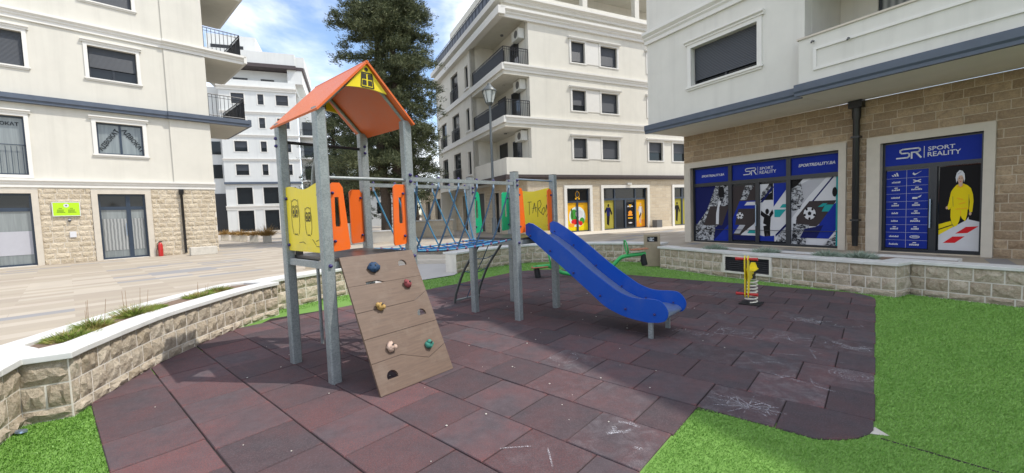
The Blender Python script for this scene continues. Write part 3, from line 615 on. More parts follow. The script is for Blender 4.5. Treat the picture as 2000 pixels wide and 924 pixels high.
# yellow owl panel
def wavy(a, b, z0, z1, k=16, amp=.025): return [(a, z0), (b, z0)] + [(b + (a - b) * i / k, z1 + amp * math.sin(2.2 * math.pi * i / k + .9)) for i in range(k + 1)]
yp = MB().plate(wavy(.045, VB - .045, 1.27, 1.93), (), -.009, .009, 'x').build('owl_panel', 'hpl_yellow', cf)
def owl(cy, cz, s):
    m = MB(); x = -.0115
    def st_(P, w=.0038):
        for a, b in zip(P[:-1], P[1:]): m.poly([(x, p[0], p[1]) for p in cap(*a, *b, w)])
    fl = -1
    pt2 = lambda a, b: (cy + fl * a * s, cz + b * s)
    st_([pt2(a, b) for a, b in [(-.07, -.19), (-.1, -.1), (-.105, 0), (-.1, .09), (-.085, .14), (-.09, .19)]]); st_([pt2(a, b) for a, b in [(.07, -.19), (.1, -.1), (.105, 0), (.1, .09), (.085, .14), (.09, .19)]])
    st_([pt2(a, b) for a, b in [(-.07, .17), (-.03, .19), (.03, .19), (.07, .17)]]); st_([pt2(a, b) for a, b in [(-.05, -.2), (-.03, -.185), (-.01, -.2), (.015, -.185), (.04, -.205)]])
    for q in (-.043, .043):
        st_([pt2(q + (.04 * math.cos(i * .5)), .06 + .05 * math.sin(i * .5)) for i in range(14)]); m.poly([(x, *pt2(q + a, .055 + b)) for a, b in ell(0, 0, .018, .028, 8)])
        st_([pt2(q + .05 * math.cos(R(a)), .075 + .05 * math.sin(R(a))) for a in (40, 70, 100, 130)]); st_([pt2(q + .04 * math.cos(R(a)), .03 + .035 * math.sin(R(a))) for a in (200, 240, 280, 330)], .003)
    m.poly([(x, *pt2(a, b)) for a, b in [(-.014, .03), (0, -.015), (.014, .03)]])
    m.build('owl_drawing', 'ink', yp)
owl(.66, 1.63, .95); owl(.35, 1.58, .72)
m = MB()
for P in ([(.2, 1.38), (.12, 1.4), (.1, 1.33), (.2, 1.33)], [(.6, 1.36), (.5, 1.37), (.45, 1.35)], [(.28, 1.4), (.2, 1.34)]):
    for a, b in zip(P[:-1], P[1:]): m.poly([(-.0115, p[0], p[1]) for p in cap(*a, *b, .003)])
m.build('pen_scribble', 'graffiti', yp)
for y in (.08, VB - .07):
    for z in (1.33, 1.83): bolt(yp, -.009, y, z, (-1, 0, 0))
# slim orange / green guard panels
def guard(x0, x1, y, mat, lean=0, slot=True, z0=1.28, z1=1.945, face=-1, inner=1):
    t = .02 * lean; c = .03; w = x1 - x0
    out = [(x0 + c * .4, z0), (x1 - c * .4, z0 + .01), (x1, z0 + c), (x1 - t * 2, z1 - c * 1.5), (x1 - c - t * 2, z1), (x0 + c + (0 if lean >= 0 else .02), z1), (x0 + (0 if lean >= 0 else .02), z1 - c), (x0, z0 + c)]
    cx = (x0 + x1) / 2 - t; h = []
    if slot: h = [[(cx - .022, z0 + .24), (cx + .022, z0 + .24), (cx + .026, z0 + .27), (cx + .02, z1 - .14), (cx - .02, z1 - .14), (cx - .026, z0 + .27)]]
    o = MB().plate(out, h, y - .009, y + .009).build('guard_panel', mat, cf)
    for z in (z0 + .1, z1 - .1):
        xx = x0 + .025 if inner > 0 else x1 - .025; bolt(o, xx, y + face * .009, z, (0, face, 0), .015)
    return o
guard(.055, .235, 0, 'hpl_orange', 1.2); guard(.735, .895, 0, 'hpl_orange', -1, inner=-1); guard(.735, .90, VB, 'hpl_orange', 0, False, inner=-1); 
guard(2.83, 2.985, 0, 'hpl_orange', 1.2, False); guard(3.56, 3.665, 0, 'hpl_orange', 0, False, inner=-1)
guard(2.83, 3.0, VB, 'hpl_green', 1.2, True); guard(3.48, 3.66, VB, 'hpl_green', -1, True, inner=-1)
gp_ = MB().plate(wavy(.05, VB - .05, 1.27, 1.95, amp=.02), (), UB[1] - .012, UB[1] + .006, 'x').build('graffiti_panel', 'hpl_yellow', cf)
m = MB(); x = UB[1] - .0145
def gs(P, w=.0048):
    for a, b in zip(P[:-1], P[1:]): m.poly([(x, p[0], p[1]) for p in cap(*a, *b, w)])
gl = lambda P, oy, s: [(.51 - (.86 - oy) * .62 - a * .72, 1.58 + b * .8) for a, b in P]
for L_, oy in (([(-.02, .22), (.1, .22)], .86), ([(.03, .22), (.02, -.05)], .86), ([(.0, -.02), (.06, .2), (.1, .0)], .72), ([(.0, .08), (.13, .1)], .72), ([(.02, -.1), (.03, .22), (.1, .25), (.13, .17), (.1, .1), (.03, .07), (.12, -.02)], .57), ([(.02, .05), (.08, .1), (.1, .03), (.05, -.06), (.0, -.02), (.03, .05)], .42), ([(.0, .0), (.03, .15), (.06, -.02), (.02, -.1)], .28), ([(.1, .2), (.1, -.05)], .28)): gs(gl(L_, oy, 1.0))
m.build('graffiti_letters', 'graffiti', gp_)
for y in (.1, VB - .1):
    for z in (1.36, 1.84): bolt(gp_, UB[1] - .012, y, z, (-1, 0, 0))
for x in (0, .95, 2.77, 3.72):
    bolt(cf, x, -.05, 1.15, (0, -1, 0), .02)
for z in (2.4, 2.48): bolt(cf, -.05, VB, z, (-1, 0, 0), .018); bolt(cf, .95, VB - .05, z, (0, -1, 0), .018)
for z in (1.98, 2.05): bolt(cf, 2.77, -.05, z, (0, -1, 0), .02); bolt(cf, 2.77, VB - .05, z - .05, (0, -1, 0), .02); bolt(cf, .95, -.05, z, (0, -1, 0), .02)
# climbing board of five planks with holds
wv_ = Vector((0, -.62, -1.205)); bl = wv_.length; ex = Vector((1, 0, 0)); ez = -wv_.normalized(); ey = ez.cross(ex)
BDM = Matrix(((ex.x, ey.x, ez.x, .0), (ex.y, ey.y, ez.y, -.05), (ex.z, ey.z, ez.z, 1.215), (0, 0, 0, 1)))
def dhole(cx, cz, r): return arc(cx, cz, r, -15, 195, 10) 
X0, X1 = .085, .915
planks = [([(X0, -.31), (.27, -.31), (.27, -.283), (.40, -.283), (.47, -.31), (X1, -.31), (X1, 0), (X0, 0)], [dhole(.74, -.15, .05)]),
          ([(X0, -.575), (.74, -.565), (X1, -.485), (X1, -.313), (X0, -.313)], []),
          ([(X0, -.832), (X1, -.822), (X1, -.488), (.74, -.569), (X0, -.579)], [dhole(.77, -.72, .052)]),
          ([(X0, -1.06), (.40, -1.055), (.68, -1.165), (X1, -1.08), (X1, -.826), (X0, -.836)], []),
          ([(X0, -bl), (X1, -bl), (X1, -1.084), (.68, -1.169), (.40, -1.059), (X0, -1.064)], [dhole(.25, -1.22, .058)])]
m = MB(); m.box(X0 + .02, X0 + .06, .0122, .045, -bl + .03, -.02); m.box(X1 - .06, X1 - .02, .0122, .045, -bl + .03, -.02)
bd = m.build('climbing_board', 'ply_edge', cf); bd.matrix_local = BDM
for out, hl in planks: MB().plate([(a, b) for a, b in out], hl, -.012 + random.uniform(-.001, .001), .012).build('plank', 'plywood', bd)
def hold(x, z, mat, sq, seed):
    random.seed(seed); m = MB(); m.ball((x, -.03, z), .052, 10, sq, .18); 
    for k_ in range(2): m.ball((x + random.uniform(-.03, .03), -.05, z + random.uniform(-.02, .025)), .024, 7, (1, 1, 1), .1)
    m.cur = 1; m.tube([(x + .005, -.082, z + .01), (x + .005, -.07, z + .01)], .009, 8); m.build('climbing_hold', [mat, 'black_steel'], bd)
hold(.39, -.15, 'hold_blue', (1.25, .8, 1.0), 5); hold(.71, -.385, 'hold_red', (.8, .8, .75), 6); hold(.33, -.56, 'hold_yellow', (.65, .8, .75), 8); hold(.31, -.96, 'hold_pink', (.85, .7, .95), 9); hold(.72, -1.05, 'hold_green', (.85, .75, .75), 10)
random.seed(11)
# rope bridge
rails = []
for y in (0, VB): rails.append(MB().box(UA[1] + .05, UB[0] - .05, y - .022, y + .022, 1.985, 2.03).build('bridge_rail', 'galvanised', cf))
nb = 6; us = [UA[1] + .12 + i * (UB[0] - UA[1] - .24) / (nb - 1) for i in range(nb)]
def floorz(x): t = (x - UA[1]) / (UB[0] - UA[1]); return 1.2 - .045 * 4 * t * (1 - t)
for y, lean, mt, rl_ in ((0, -.31, 'rope_dark', rails[0]), (VB, .31, 'rope_light', rails[1])):
    yy = .09 if y == 0 else VB - .09
    for i, x in enumerate(us):
        m = MB(); m.tube([(x, y, 2.0), (x, y, 1.93)], .013, 8); m.build('rail_clamp', 'stainless', rl_); bolt(rl_, x, y, 2.03, (0, 0, 1), .018)
        xe = min(max(x + lean, UA[1] + .06), UB[0] - .06); P = [(x, y, 1.95)] + [(x + (xe - x) * t, y + (yy - y) * t * t, 1.95 + (floorz(xe) - 1.95) * t) for t in (.25, .5, .75, 1)]
        MB().tube(P, .0115, 6).build('rope', mt, cf)
fl = None
for j, y in enumerate(np.linspace(.09, VB - .09, 5)):
    o = MB().tube([(UA[1] + .03 + (UB[0] - UA[1] - .06) * t, y, floorz(UA[1] + .03 + (UB[0] - UA[1] - .06) * t) + (.0 if j in (0, 4) else -.02)) for t in np.linspace(0, 1, 13)], .010, 6).build('floor_rope', 'rope_blue' if j % 2 else 'rope_light', cf); fl = fl or o
for i in range(11):
    x = UA[1] + .13 + i * (UB[0] - UA[1] - .26) / 10; z = floorz(x)
    MB().tube([(x + .03 * math.sin(i * 2 + q * 9), .09 + (VB - .18) * q, z - .022 * math.sin(math.pi * q)) for q in np.linspace(0, 1, 7)], .010, 6).build('cross_rope', 'rope_blue', cf)
    m = MB()
    for y in (.09, VB - .09): m.ball((x, y, z), .021, 7)
    m.build('rope_joint', 'connector', cf)
# slide
prof_up = [(-.03, 1.40), (-.16, 1.415), (-.61, 1.15), (-1.05, .83), (-1.41, .60), (-1.58, .52), (-1.74, .49), (-1.97, .50), (-2.06, .47), (-2.12, .39), (-2.125, .32), (-2.09, .255), (-2.01, .225)]
prof_lo = [(-1.89, .21), (-1.73, .22), (-1.53, .255), (-1.31, .34), (-1.13, .47), (-.85, .675), (-.47, .945), (-.03, 1.26)]
sld = MB().plate(spline(prof_up, 3) + spline(prof_lo, 3), (), 2.955, 2.975, 'x').build('slide', 'hpl_blue', cf, .003)
MB().plate(spline(prof_up, 3) + spline(prof_lo, 3), (), 3.565, 3.585, 'x').build('slide_side', 'hpl_blue', sld, .003)
cp = spline([(.0, 1.225), (-.12, 1.22), (-.25, 1.15), (-.55, .965), (-.9, .70), (-1.2, .505), (-1.4, .40), (-1.62, .345), (-1.9, .335), (-2.03, .32), (-2.075, .28), (-2.05, .25)], 4)
m = MB(); k = len(cp); m.add([(x_, y, z) for x_ in (2.976, 3.564) for y, z in cp] + [(x_, y, z - .006) for x_ in (2.976, 3.564) for y, z in cp], [(i, i + 1, k + i + 1, k + i) for i in range(k - 1)] + [(2 * k + i + 1, 2 * k + i, 3 * k + i, 3 * k + i + 1) for i in range(k - 1)], True); m.build('chute', 'stainless', sld)
for y, z in ((-.12, 1.24), (-.47, 1.03), (-.85, .74), (-1.25, .47), (-1.6, .34), (-1.97, .32)): bolt(sld, 2.955, y, z, (-1, 0, 0), .016); bolt(sld, 3.565, y, z + .03, (-1, 0, 0), .012)
for x in (3.0, 3.54): MB().box(x - .018, x + .018, -1.93, -1.875, .0, .27).build('slide_foot', 'galvanised', sld)
# arched net climber
arch = None
for x, P in ((3.0, [(1.0, 1.15), (1.05, 1.05), (1.2, .88), (1.4, .65), (1.54, .42), (1.65, .2), (1.7, .02)]), (3.58, [(1.0, 1.15), (1.05, 1.05), (1.2, .88), (1.4, .65), (1.54, .42), (1.65, .2), (1.7, .02)])):
    o = MB().tube([(x, y, z) for y, z in spline(P, 3)], .023, 8).build('arch_rail', 'lamp_post', cf); arch = arch or o
MB().tube([(3.0, 1.68, .06), (3.58, 1.68, .06)], .02, 8).build('foot_bar', 'galvanised', arch)
for y, z in ((1.22, .85), (1.42, .6), (1.56, .36)): MB().tube([(3.0 + .58 * t, y + .01 * math.sin(9 * t), z - .05 * math.sin(math.pi * t)) for t in np.linspace(0, 1, 7)], .008, 6).build('net_rope', 'rope_dark', arch)
MB().tube([(3.25, 1.02, 1.1), (3.27, 1.22, .8), (3.3, 1.42, .55), (3.3, 1.56, .31), (3.27, 1.68, .06)], .008, 6).build('net_rope', 'rope_dark', arch)

# ------------------------------------------------------------------ spring rider, seesaw, bin, lamp, litter
sr = thing('spring_rider', 'yellow spring rider with red handles on a cream coil spring', 'spring rider', (3.68, 6.4, .01), TH + math.pi)
m = MB(); m.tube([(-.12 + .085 * math.cos(t * 2 * math.pi) , .085 * math.sin(t * 2 * math.pi), .03 + .37 * t / 7) for t in np.linspace(0, 7, 85)], .0115, 7); m.build('coil_spring', 'spring_white', sr)
m = MB(); m.box(-.27, .03, -.15, .15, 0, .012); m.build('base_plate', 'black_steel', sr)
m = MB(); m.tube([(-.12, 0, .4), (-.12, 0, .46)], .06, 10); m.box(-.2, -.04, -.05, .05, .455, .475); m.build('top_plate', 'black_steel', sr)
out = [(-.16, .44), (.1, .40), (.13, .18), (.19, .15), (.21, .2), (.2, .45), (.225, .6), (.225, .74), (.19, .8), (.15, .77), (.14, .66), (.10, .54), (-.16, .52)]
for y in (-.022, .022): MB().plate(out, (), y - .008, y + .008).build('side_plate', 'hpl_yellow', sr, .003)
MB().box(-.28, .0, -.075, .075, .53, .55).build('seat', 'hpl_yellow', sr, .008)
MB().plate([(-.06, .55), (.06, .55), (.03, .64), (-.03, .64)], (), -.275, -.26, 'x').build('backrest', 'hpl_yellow', sr)
for z, x in ((.745, .19), (.2, .165)):
    MB().tube([(x, -.15, z), (x, -.05, z), (x, .05, z), (x, .15, z)], [.026, .02, .02, .026], 10).build('grip', 'red_paint', sr)
ss = thing('seesaw', 'green tubular seesaw with brown seats and black rubber buffers behind the slide', 'seesaw', (1.78, 9.75, 0), R(-2))
sp_ = spline([(-1.3, 0, .19), (-1.05, 0, .22), (-.9, 0, .215), (-.62, 0, .06), (-.25, 0, .0), (.2, 0, .02), (.5, 0, .10), (.72, 0, .33), (.88, 0, .4), (1.35, 0, .45)], 4)
MB().tube([(a, b, c + .06) for a, b, c in sp_], .045, 10).build('beam', 'seesaw_green', ss)
MB().tube([(0, 0, 0), (0, 0, .12)], .07, 10).build('pivot', 'black_steel', ss)
for x, z, sl_ in ((-1.15, .325, .05), (1.2, .545, .06)):
    MB().box(x - .2, x + .2, -.12, .12, z - .012, z + .012).build('seat', 'seat_brown', ss, .01, rot=(0, -sl_, 0), loc=(z * sl_, 0, x * -sl_ * 0))
    hx = x + (.24 if x < 0 else -.3); MB().tube([(hx + .03 * math.cos(R(a)), .14 * math.sin(R(a)), z + .13 - .16 * math.cos(R(a))) for a in range(0, 361, 20)], .017, 8).build('handle_loop', 'seesaw_green', ss)
    MB().tube([(x + (-.08 if x < 0 else .1), 0, z - .04), (x + (-.06 if x < 0 else .1), 0, z - .2), (x + (-.04 if x < 0 else .13), 0, z - .31)], [.05, .075, .07], 10).build('rubber_buffer', 'rubber_black', ss)
bn = thing('litter_bin', 'tan metal litter bin with a dark slot beside the stone wall', 'bin', (3.79, 11.2, 0), R(-14))
MB().plate([(-.2, 0), (.2, 0), (.2, .86), (-.2, .86)], [[(-.13, .66), (.13, .66), (.13, .8), (-.13, .8)]], -.17, .17).build('body', 'bin_tan', bn, .008)
MB().box(-.19, .19, -.0, .16, .64, .82).build('inner', 'black_steel', bn)
MB().box(-.205, .205, -.176, .176, .6, .612).build('seam', 'bin_tan', bn)
MB().box(-.12, .04, -.166, -.16, .68, .78).build('sticker', 'p_photo', bn)
lp = thing('street_lamp', 'tall dark street lamp with glass lantern in front of the white corner building', 'street lamp', (-.62, 15.0, ZP), 0)
MB().tube([(0, 0, 0), (0, 0, 1.0), (0, 0, 1.02), (0, 0, 5.0)], [.1, .09, .055, .042], 12).build('pole', 'lamp_post', lp)
m = MB(); m.tube([(0, 0, 5.0), (0, 0, 5.06), (0, 0, 5.1)], [.05, .12, .14], 12); m.build('collar', 'lamp_post', lp)
m = MB(); m.tube([(0, 0, 5.1), (0, 0, 5.5)], [.13, .24], 6, smooth=False); m.build('lantern_glass', 'lamp_glass', lp)
for i in range(6):
    a = i * math.pi / 3 + .0; MB().tube([(.135 * math.cos(a), .135 * math.sin(a), 5.1), (.245 * math.cos(a), .245 * math.sin(a), 5.5)], .012, 5).build('lantern_rib', 'lamp_post', lp)
m = MB(); m.tube([(0, 0, 5.5), (0, 0, 5.52), (0, 0, 5.66), (0, 0, 5.74), (0, 0, 5.76), (0, 0, 5.8)], [.27, .27, .14, .06, .07, .02], 12); m.build('lantern_hood', 'lamp_post', lp)
m = MB(); m.tube([(0, 0, 0), (.0, .006, .012)], [.036, .033], 14); m.tube([(0, 0.006, .0122), (.0, .007, .014)], [.026, .02], 12); tag(m.build('jar_lid', 'stainless', None, 0, (-3.92, 3.17, .012), (R(18), R(8), 0)), 'small silver lid lying in the turf at the foot of the stone wall', 'lid')
# ------------------------------------------------------------------ buildings (local x along the facade, y into the building, z up from the plaza)
def rect(a, b, c, d): return [(a, c), (b, c), (b, d), (a, d)]
def facade(B, name, s0, s1, z0, z1, holes, mat, y=0, th=.3):
    return MB().plate(rect(s0, s1, z0, z1), [rect(*h) for h in holes], y, y + th).build(name, mat, B)
def trim(B, name, pr, s0, s1, mat, y=0, side=None):
    """stepped profile along the facade; pr is [(outward, z)...]; side: wrap to depth along the right end"""
    return MB().prof([(y + .01, pr[0][1])] + [(y - a, z) for a, z in pr] + [(y + .01, pr[-1][1])], s0, s1).build(name, mat, B)
def cornice(z0, z1, d): h = z1 - z0; return [(d * .35, z0), (d * .35, z0 + h * .3), (d * .6, z0 + h * .45), (d * .6, z0 + h * .55), (d, z0 + h * .75), (d, z1)]
def window(B, s0, s1, z0, z1, y=0, kind='shut', shut=.8, n=1, surround=.1, lintel=True, sill=True, mt='white_trim', depth=.14, fmat='frame_dark', pane='glass', simple_=False):
    W = MB(); f = .05
    if simple_:
        w = MB().plate(rect(s0, s1, z0, z1), [rect(s0 + f, s1 - f, z0 + f, z1 - f)], y + .1, y + .15).build('window', fmat, B)
        if kind == 'shut': MB().box(s0 + f, s1 - f, y + .11, y + .13, z1 - f - (z1 - z0 - 2 * f) * shut, z1 - f).build('shutter', 'shutter', w)
        MB().box(s0 + f, s1 - f, y + .135, y + .14, z0 + f, z1 - f).build('pane', pane, w)
        if surround: MB().plate(rect(s0 - surround, s1 + surround, z0 - surround * .6, z1 + surround), [rect(s0, s1, z0, z1)], y - .03, y + .005).build('surround', mt, w)
        return w
    hs = []; wd = (s1 - s0) / n
    for i in range(n): hs.append(rect(s0 + wd * i + (f if i == 0 else f * .6), s0 + wd * (i + 1) - (f if i == n - 1 else f * .6), z0 + f, z1 - f))
    w = MB().plate(rect(s0 + .002, s1 - .002, z0 + .002, z1 - .002), hs, y + depth, y + depth + .06).build('window', fmat, B)
    for h in hs:
        MB().box(h[0][0], h[1][0], y + depth + .035, y + depth + .042, h[0][1], h[2][1]).build('pane', pane, w)
    if kind == 'shut':
        MB().box(s0 + .03, s1 - .03, y + depth - .035, y + depth - .012, z1 - (z1 - z0) * shut, z1 - .01).build('shutter', 'shutter', w)
    if surround: MB().plate(rect(s0 - surround, s1 + surround, z0 - surround, z1 + surround), [rect(s0, s1, z0, z1)], y - .035, y + .005).build('surround', mt, w)
    if lintel: MB().prof([(y, z1 + surround * .9), (y - .06, z1 + surround * .9), (y - .06, z1 + surround * .9 + .04), (y - .11, z1 + surround * .9 + .07), (y - .11, z1 + surround * .9 + .11), (y, z1 + surround * .9 + .11)], s0 - surround - .06, s1 + surround + .06).build('lintel', mt, w)
    if sill: MB().box(s0 - surround - .03, s1 + surround + .03, y - .07, y + .1, z0 - surround * .55, z0 - surround * .1).build('sill', mt, w)
    return w
def rail(B, name, pts, z0, h, step=.11, mat='black_steel', solid=None, orn=True):
    m = MB()
    for (a, b) in zip(pts[:-1], pts[1:]):
        d = math.dist(a, b); k = max(1, int(d / step))
        for z in (z0 + .06, z0 + h): m.tube([(*a, z), (*b, z)], .018, 5, smooth=False)
        if orn: m.tube([(*a, z0 + h - .12), (*b, z0 + h - .12)], .01, 4, smooth=False)
        for i in range(k + 1):
            t = i / k; p = (a[0] + (b[0] - a[0]) * t, a[1] + (b[1] - a[1]) * t); m.tube([(*p, z0), (*p, z0 + h)], .012 if i % k else .02, 4, smooth=False)
    return m.build(name, mat, B)
def blocks(B, parent, s0, s1, z0, z1, holes, stone_, row, ln, y=-.004, seed=1):
    rb = random.Random(seed); z = z0; r = 0
    while z < z1 - .03:
        h = min(row, z1 - z); s = s0 - (rb.uniform(0, .5) * ln)
        # free intervals in this row
        iv = [(s0, s1)]
        for a, b, c, d in holes:
            if d > z + .02 and c < z + h - .02:
                nv = []
                for p, q in iv:
                    if a > p: nv.append((p, min(a, q)))
                    if b < q: nv.append((max(b, p), q))
                    if b <= p or a >= q: nv = nv
                iv = [i for i in nv if i[1] - i[0] > .02]
        cur = s
        while cur < s1:
            L_ = ln * rb.uniform(.8, 1.25)
            for p, q in iv:
                a, b = max(cur, p), min(cur + L_, q)
                if b - a > .035: inst('stone_block', rb.choice(BM[stone_]), parent, ((a + b) / 2, y, z + .003), 0, (b - a - .014, .75, h - .013))
            cur += L_
        z += row; r += 1
def shopframe(B, s0, s1, z0, z1, divs, heads, y=.1, mat='frame_dark', name='shop_front', fr=.055):
    cells = []; ed = [s0] + divs + [s1]
    for a, b in zip(ed[:-1], ed[1:]):
        for c, d in zip([z0] + heads, heads + [z1]): cells.append((a + fr, b - fr, c + fr, d - fr))
    w = MB().plate(rect(s0, s1, z0, z1), [rect(*c) for c in cells], y, y + .07).build(name, mat, B)
    return w, cells
def prints(parent, name, cell, y, items, flip=False):
    """flat printed film on a pane: items (material, polygon in 0..1 x 0..1)"""
    a, b, c, d = cell; m = MB(); mats = []
    for i, (mt, P) in enumerate(items):
        P = clip_rect(P, 0, 1, 0, 1)
        if len(P) < 3: continue
        if mt not in mats: mats.append(mt)
        m.cur = mats.index(mt); m.poly([(a + (b - a) * p[0], y - .0009 * (i + 1), c + (d - c) * p[1]) for p in P])
    return m.build(name, mats, parent)
full = [(0, 0), (1, 0), (1, 1), (0, 1)]
def para(x, y, w, h, sl): return [(x, y), (x + w, y), (x + w + sl, y + h), (x + sl, y + h)]
def ball_art(cx, cy, r, asp):
    it = [('p_white', ell(cx, cy, r, r * asp))]
    it.append(('p_black', [(cx + r * .35 * math.cos(R(a)), cy + r * asp * .35 * math.sin(R(a))) for a in range(90, 450, 72)]))
    for a in range(90, 450, 72): it.append(('p_black', ell(cx + r * .82 * math.cos(R(a + 36)), cy + r * asp * .82 * math.sin(R(a + 36)), r * .2, r * asp * .22, 7)))
    return it

# ---- left building
LB = thing('apartment_building', 'cream apartment building with stone ground floor and lawyer office windows on the left', 'building', (-14.67, 14.75, ZP), R(47))
wins = [(.16, 1.40, 3.80, 4.92), (.12, 1.39, 6.45, 7.56), (-3.2, -1.50, 2.98, 4.87), (-2.7, -1.36, 6.48, 7.58), (.12, 1.39, 9.12, 10.2), (-2.7, -1.36, 9.12, 10.2)]
dr = [(.03, 1.30, 0.02, 2.37), (-3.3, -1.51, 0.02, 2.38)]
facade(LB, 'wall', -9, 3.5, 2.57, 13.6, wins, 'stucco_sun_dimmed'); facade(LB, 'ground_wall', -9, 3.5, 0, 2.57, dr, 'mortar', .0)
MB().box(-9, 3.48, .31, .35, 0.3, 13.5).build('interior', 'frame_dark', LB)
MB().box(3.2, 3.498, .305, 14, 0, 13.6).build('end_wall', 'stucco_sun_dimmed', LB); MB().box(-9, 3.5, .3, 14, 13.6, 13.8).build('roof', 'concrete', LB); MB().box(-9, 3.3, 13.9, 14, 0, 13.5).build('back_wall', 'stucco_sun_dimmed', LB)
MB().box(2.2, 3.5, -.05, -.002, 2.86, 5.28).build('pilaster', 'stucco_sun_dimmed', LB); MB().box(2.2, 3.5, -.05, -.002, 5.57, 7.94).build('pilaster', 'stucco_sun_dimmed', LB); MB().box(2.2, 3.5, -.05, -.002, 8.29, 10.6).build('pilaster', 'stucco_sun_dimmed', LB)
gwall = bpy.data.objects['ground_wall']
fr1, fr2 = (-.13, 1.47, 0, 2.51), (-3.5, -1.36, 0, 2.51)
blocks(LB, gwall, -2.5 + .0, 3.5, 0, 2.56, [fr1, fr2, (2.33, 2.42, 0, 0)], 'stone_cream', .183, .29, seed=5)
for f, d in ((fr1, dr[0]), (fr2, dr[1])): MB().plate([(f[0], 0), (d[0], 0), (d[0], d[3]), (d[1], d[3]), (d[1], 0), (f[1], 0), (f[1], f[3]), (f[0], f[3])], (), -.045, .12).build('door_surround', 'trim_cream', LB)
trim(LB, 'belt', cornice(2.58, 2.86, .12), -9, 3.52, 'white_trim')
trim(LB, 'grey_belt', [(.16, 5.29), (.16, 5.36), (.20, 5.40), (.20, 5.55)], -9, 2.16, 'grey_band'); trim(LB, 'grey_belt', [(.21, 5.285), (.21, 5.36), (.25, 5.40), (.25, 5.55)], 2.16, 4.9, 'grey_band')
for z in (7.96, 10.62):
    trim(LB, 'cornice', cornice(z, z + .32, .16), -9, 2.16, 'white_trim'); trim(LB, 'cornice', cornice(z - .002, z + .322, .22), 2.16, 3.52, 'white_trim')
trim(LB, 'roof_cornice', cornice(13.2, 13.7, .4), -9, 3.6, 'white_trim')
w = window(LB, *wins[0][:2], *wins[0][2:], kind='glass', n=2, pane='glass_light', fmat='frame_blue', surround=.11)
text('window_lettering', 'АДВОКАТ', w, 'p_text', (.475, .15, 4.33), width=.92, ry=-57, bold=.03); text('window_lettering', 'АДВОКАТ', w, 'p_text', (1.12, .15, 4.36), width=.92, ry=57, bold=.03)
window(LB, *wins[1][:2], *wins[1][2:], shut=.64, n=2)
w = window(LB, *wins[2][:2], *wins[2][2:], kind='glass', n=1, pane='glass_light', sill=False, fmat='frame_blue'); text('window_lettering', 'АДВОКАТ', w, 'p_text', (-1.98, .155, 4.62), width=.72, bold=.02)
m = MB()
for i in range(14): m.tube([(-3.15 + i * .12, .06, 3.02), (-3.15 + i * .12, .06, 3.9)], .009, 4)
m.tube([(-3.2, .06, 3.95), (-1.5, .06, 3.95)], .015, 4); m.build('window_rail', 'frame_blue', w)
window(LB, *wins[3][:2], *wins[3][2:], shut=.97); window(LB, *wins[4][:2], *wins[4][2:], shut=1); window(LB, *wins[5][:2], *wins[5][2:], shut=1)
for d, dv in ((dr[0], [.82]), (dr[1], [-2.4])):
    w, cells = shopframe(LB, d[0], d[1], d[2], d[3], dv, [1.86], .12, 'frame_blue', 'door', .06)
    for c in cells:
        MB().box(c[0], c[1], .16, .165, c[2], c[3]).build('pane', 'glass_light' if c[2] < 1.5 else 'glass', w)
        if c[2] < 1.5 and d is dr[0]: MB().box(c[0] + .01, c[1] - .01, .150, .154, c[2] + .25, c[3] - .32).build('film', 'curtain', w)
        if c[2] < 1.5 and d is dr[1]: MB().box(c[0] + .01, c[1] - .01, .150, .154, c[2] + .3, c[3] - .65).build('film', 'p_grey', w)
    MB().tube([(dv[0] - .1, .08, .85), (dv[0] - .1, .08, 1.3)], .014, 6).build('handle', 'stainless', w)
m = MB(); m.tube([(2.38, -.09, .05), (2.38, -.09, 2.35), (2.38, -.09, 2.36), (2.38, -.09, 2.56)], [.045, .045, .08, .085], 10); m.build('downpipe', 'pipe_black', LB)
for k, z in enumerate((5.29, 7.96, 10.62)):
    MB().box(3.5, 4.87, 0, 3.6, z, z + (.26 if k == 0 else .3)).build('balcony_slab', 'stucco_sun_dimmed', LB)
    if k: trim(LB, 'balcony_cornice', cornice(z - .004, z + .325, .2), 3.52, 4.95, 'white_trim')
    m = MB(); m.box(4.872, 4.98, -.2, 3.6, z + .02, z + .30); m.build('slab_edge', 'grey_band' if k == 0 else 'white_trim', LB)
    rl2 = rail(LB, 'balcony_railing', [(3.52, .04), (4.8, .04), (4.8, 3.5)], z + .31, .92, .13)
    MB().box(4.815, 4.822, .1, 3.5, z + .36, z + 1.15).build('railing_screen', 'frame_blue', rl2)
    MB().box(3.5, 3.53, 1.0, 2.6, z + .32, z + 2.3).build('balcony_door', 'glass', LB)
# ---- things by the left building
def lb(s, t, z=0): a = R(47); return (-14.67 + s * math.cos(a) - t * math.sin(a), 14.75 + s * math.sin(a) + t * math.cos(a), ZP + z)
sg = thing('wall_sign', 'lime green office sign on the stone wall between the two doors', 'sign', lb(-.75, -.06, 1.63), R(47))
MB().box(-.31, .31, -.01, .015, 0, .44).build('panel', 'p_lime', sg); MB().plate(rect(-.33, .33, -.02, .46), [rect(-.31, .31, 0, .44)], -.014, .02).build('border', 'p_white', sg)
m = MB(); m.poly([(a, -.0125, b) for a, b in ell(0, .34, .065, .065)]); m.build('emblem', 'p_white', sg); m = MB(); m.poly([(a, -.014, b) for a, b in ell(0, .34, .022, .022)]); m.build('emblem_dot', 'p_darkgreen', sg)
for x in (-.13, .13):
    m = MB()
    for i, (w_, z) in enumerate(((.05, .235), (.09, .18), (.095, .14), (.1, .1))):
        for q in range(int(w_ / .02) * 2): m.poly([(x - w_ + q * .02 + c, -.0125, z + e_) for c, e_ in ((0, 0), (.014, 0), (.014, .022), (0, .022))])
    m.build('sign_text', 'p_darkgreen', sg)
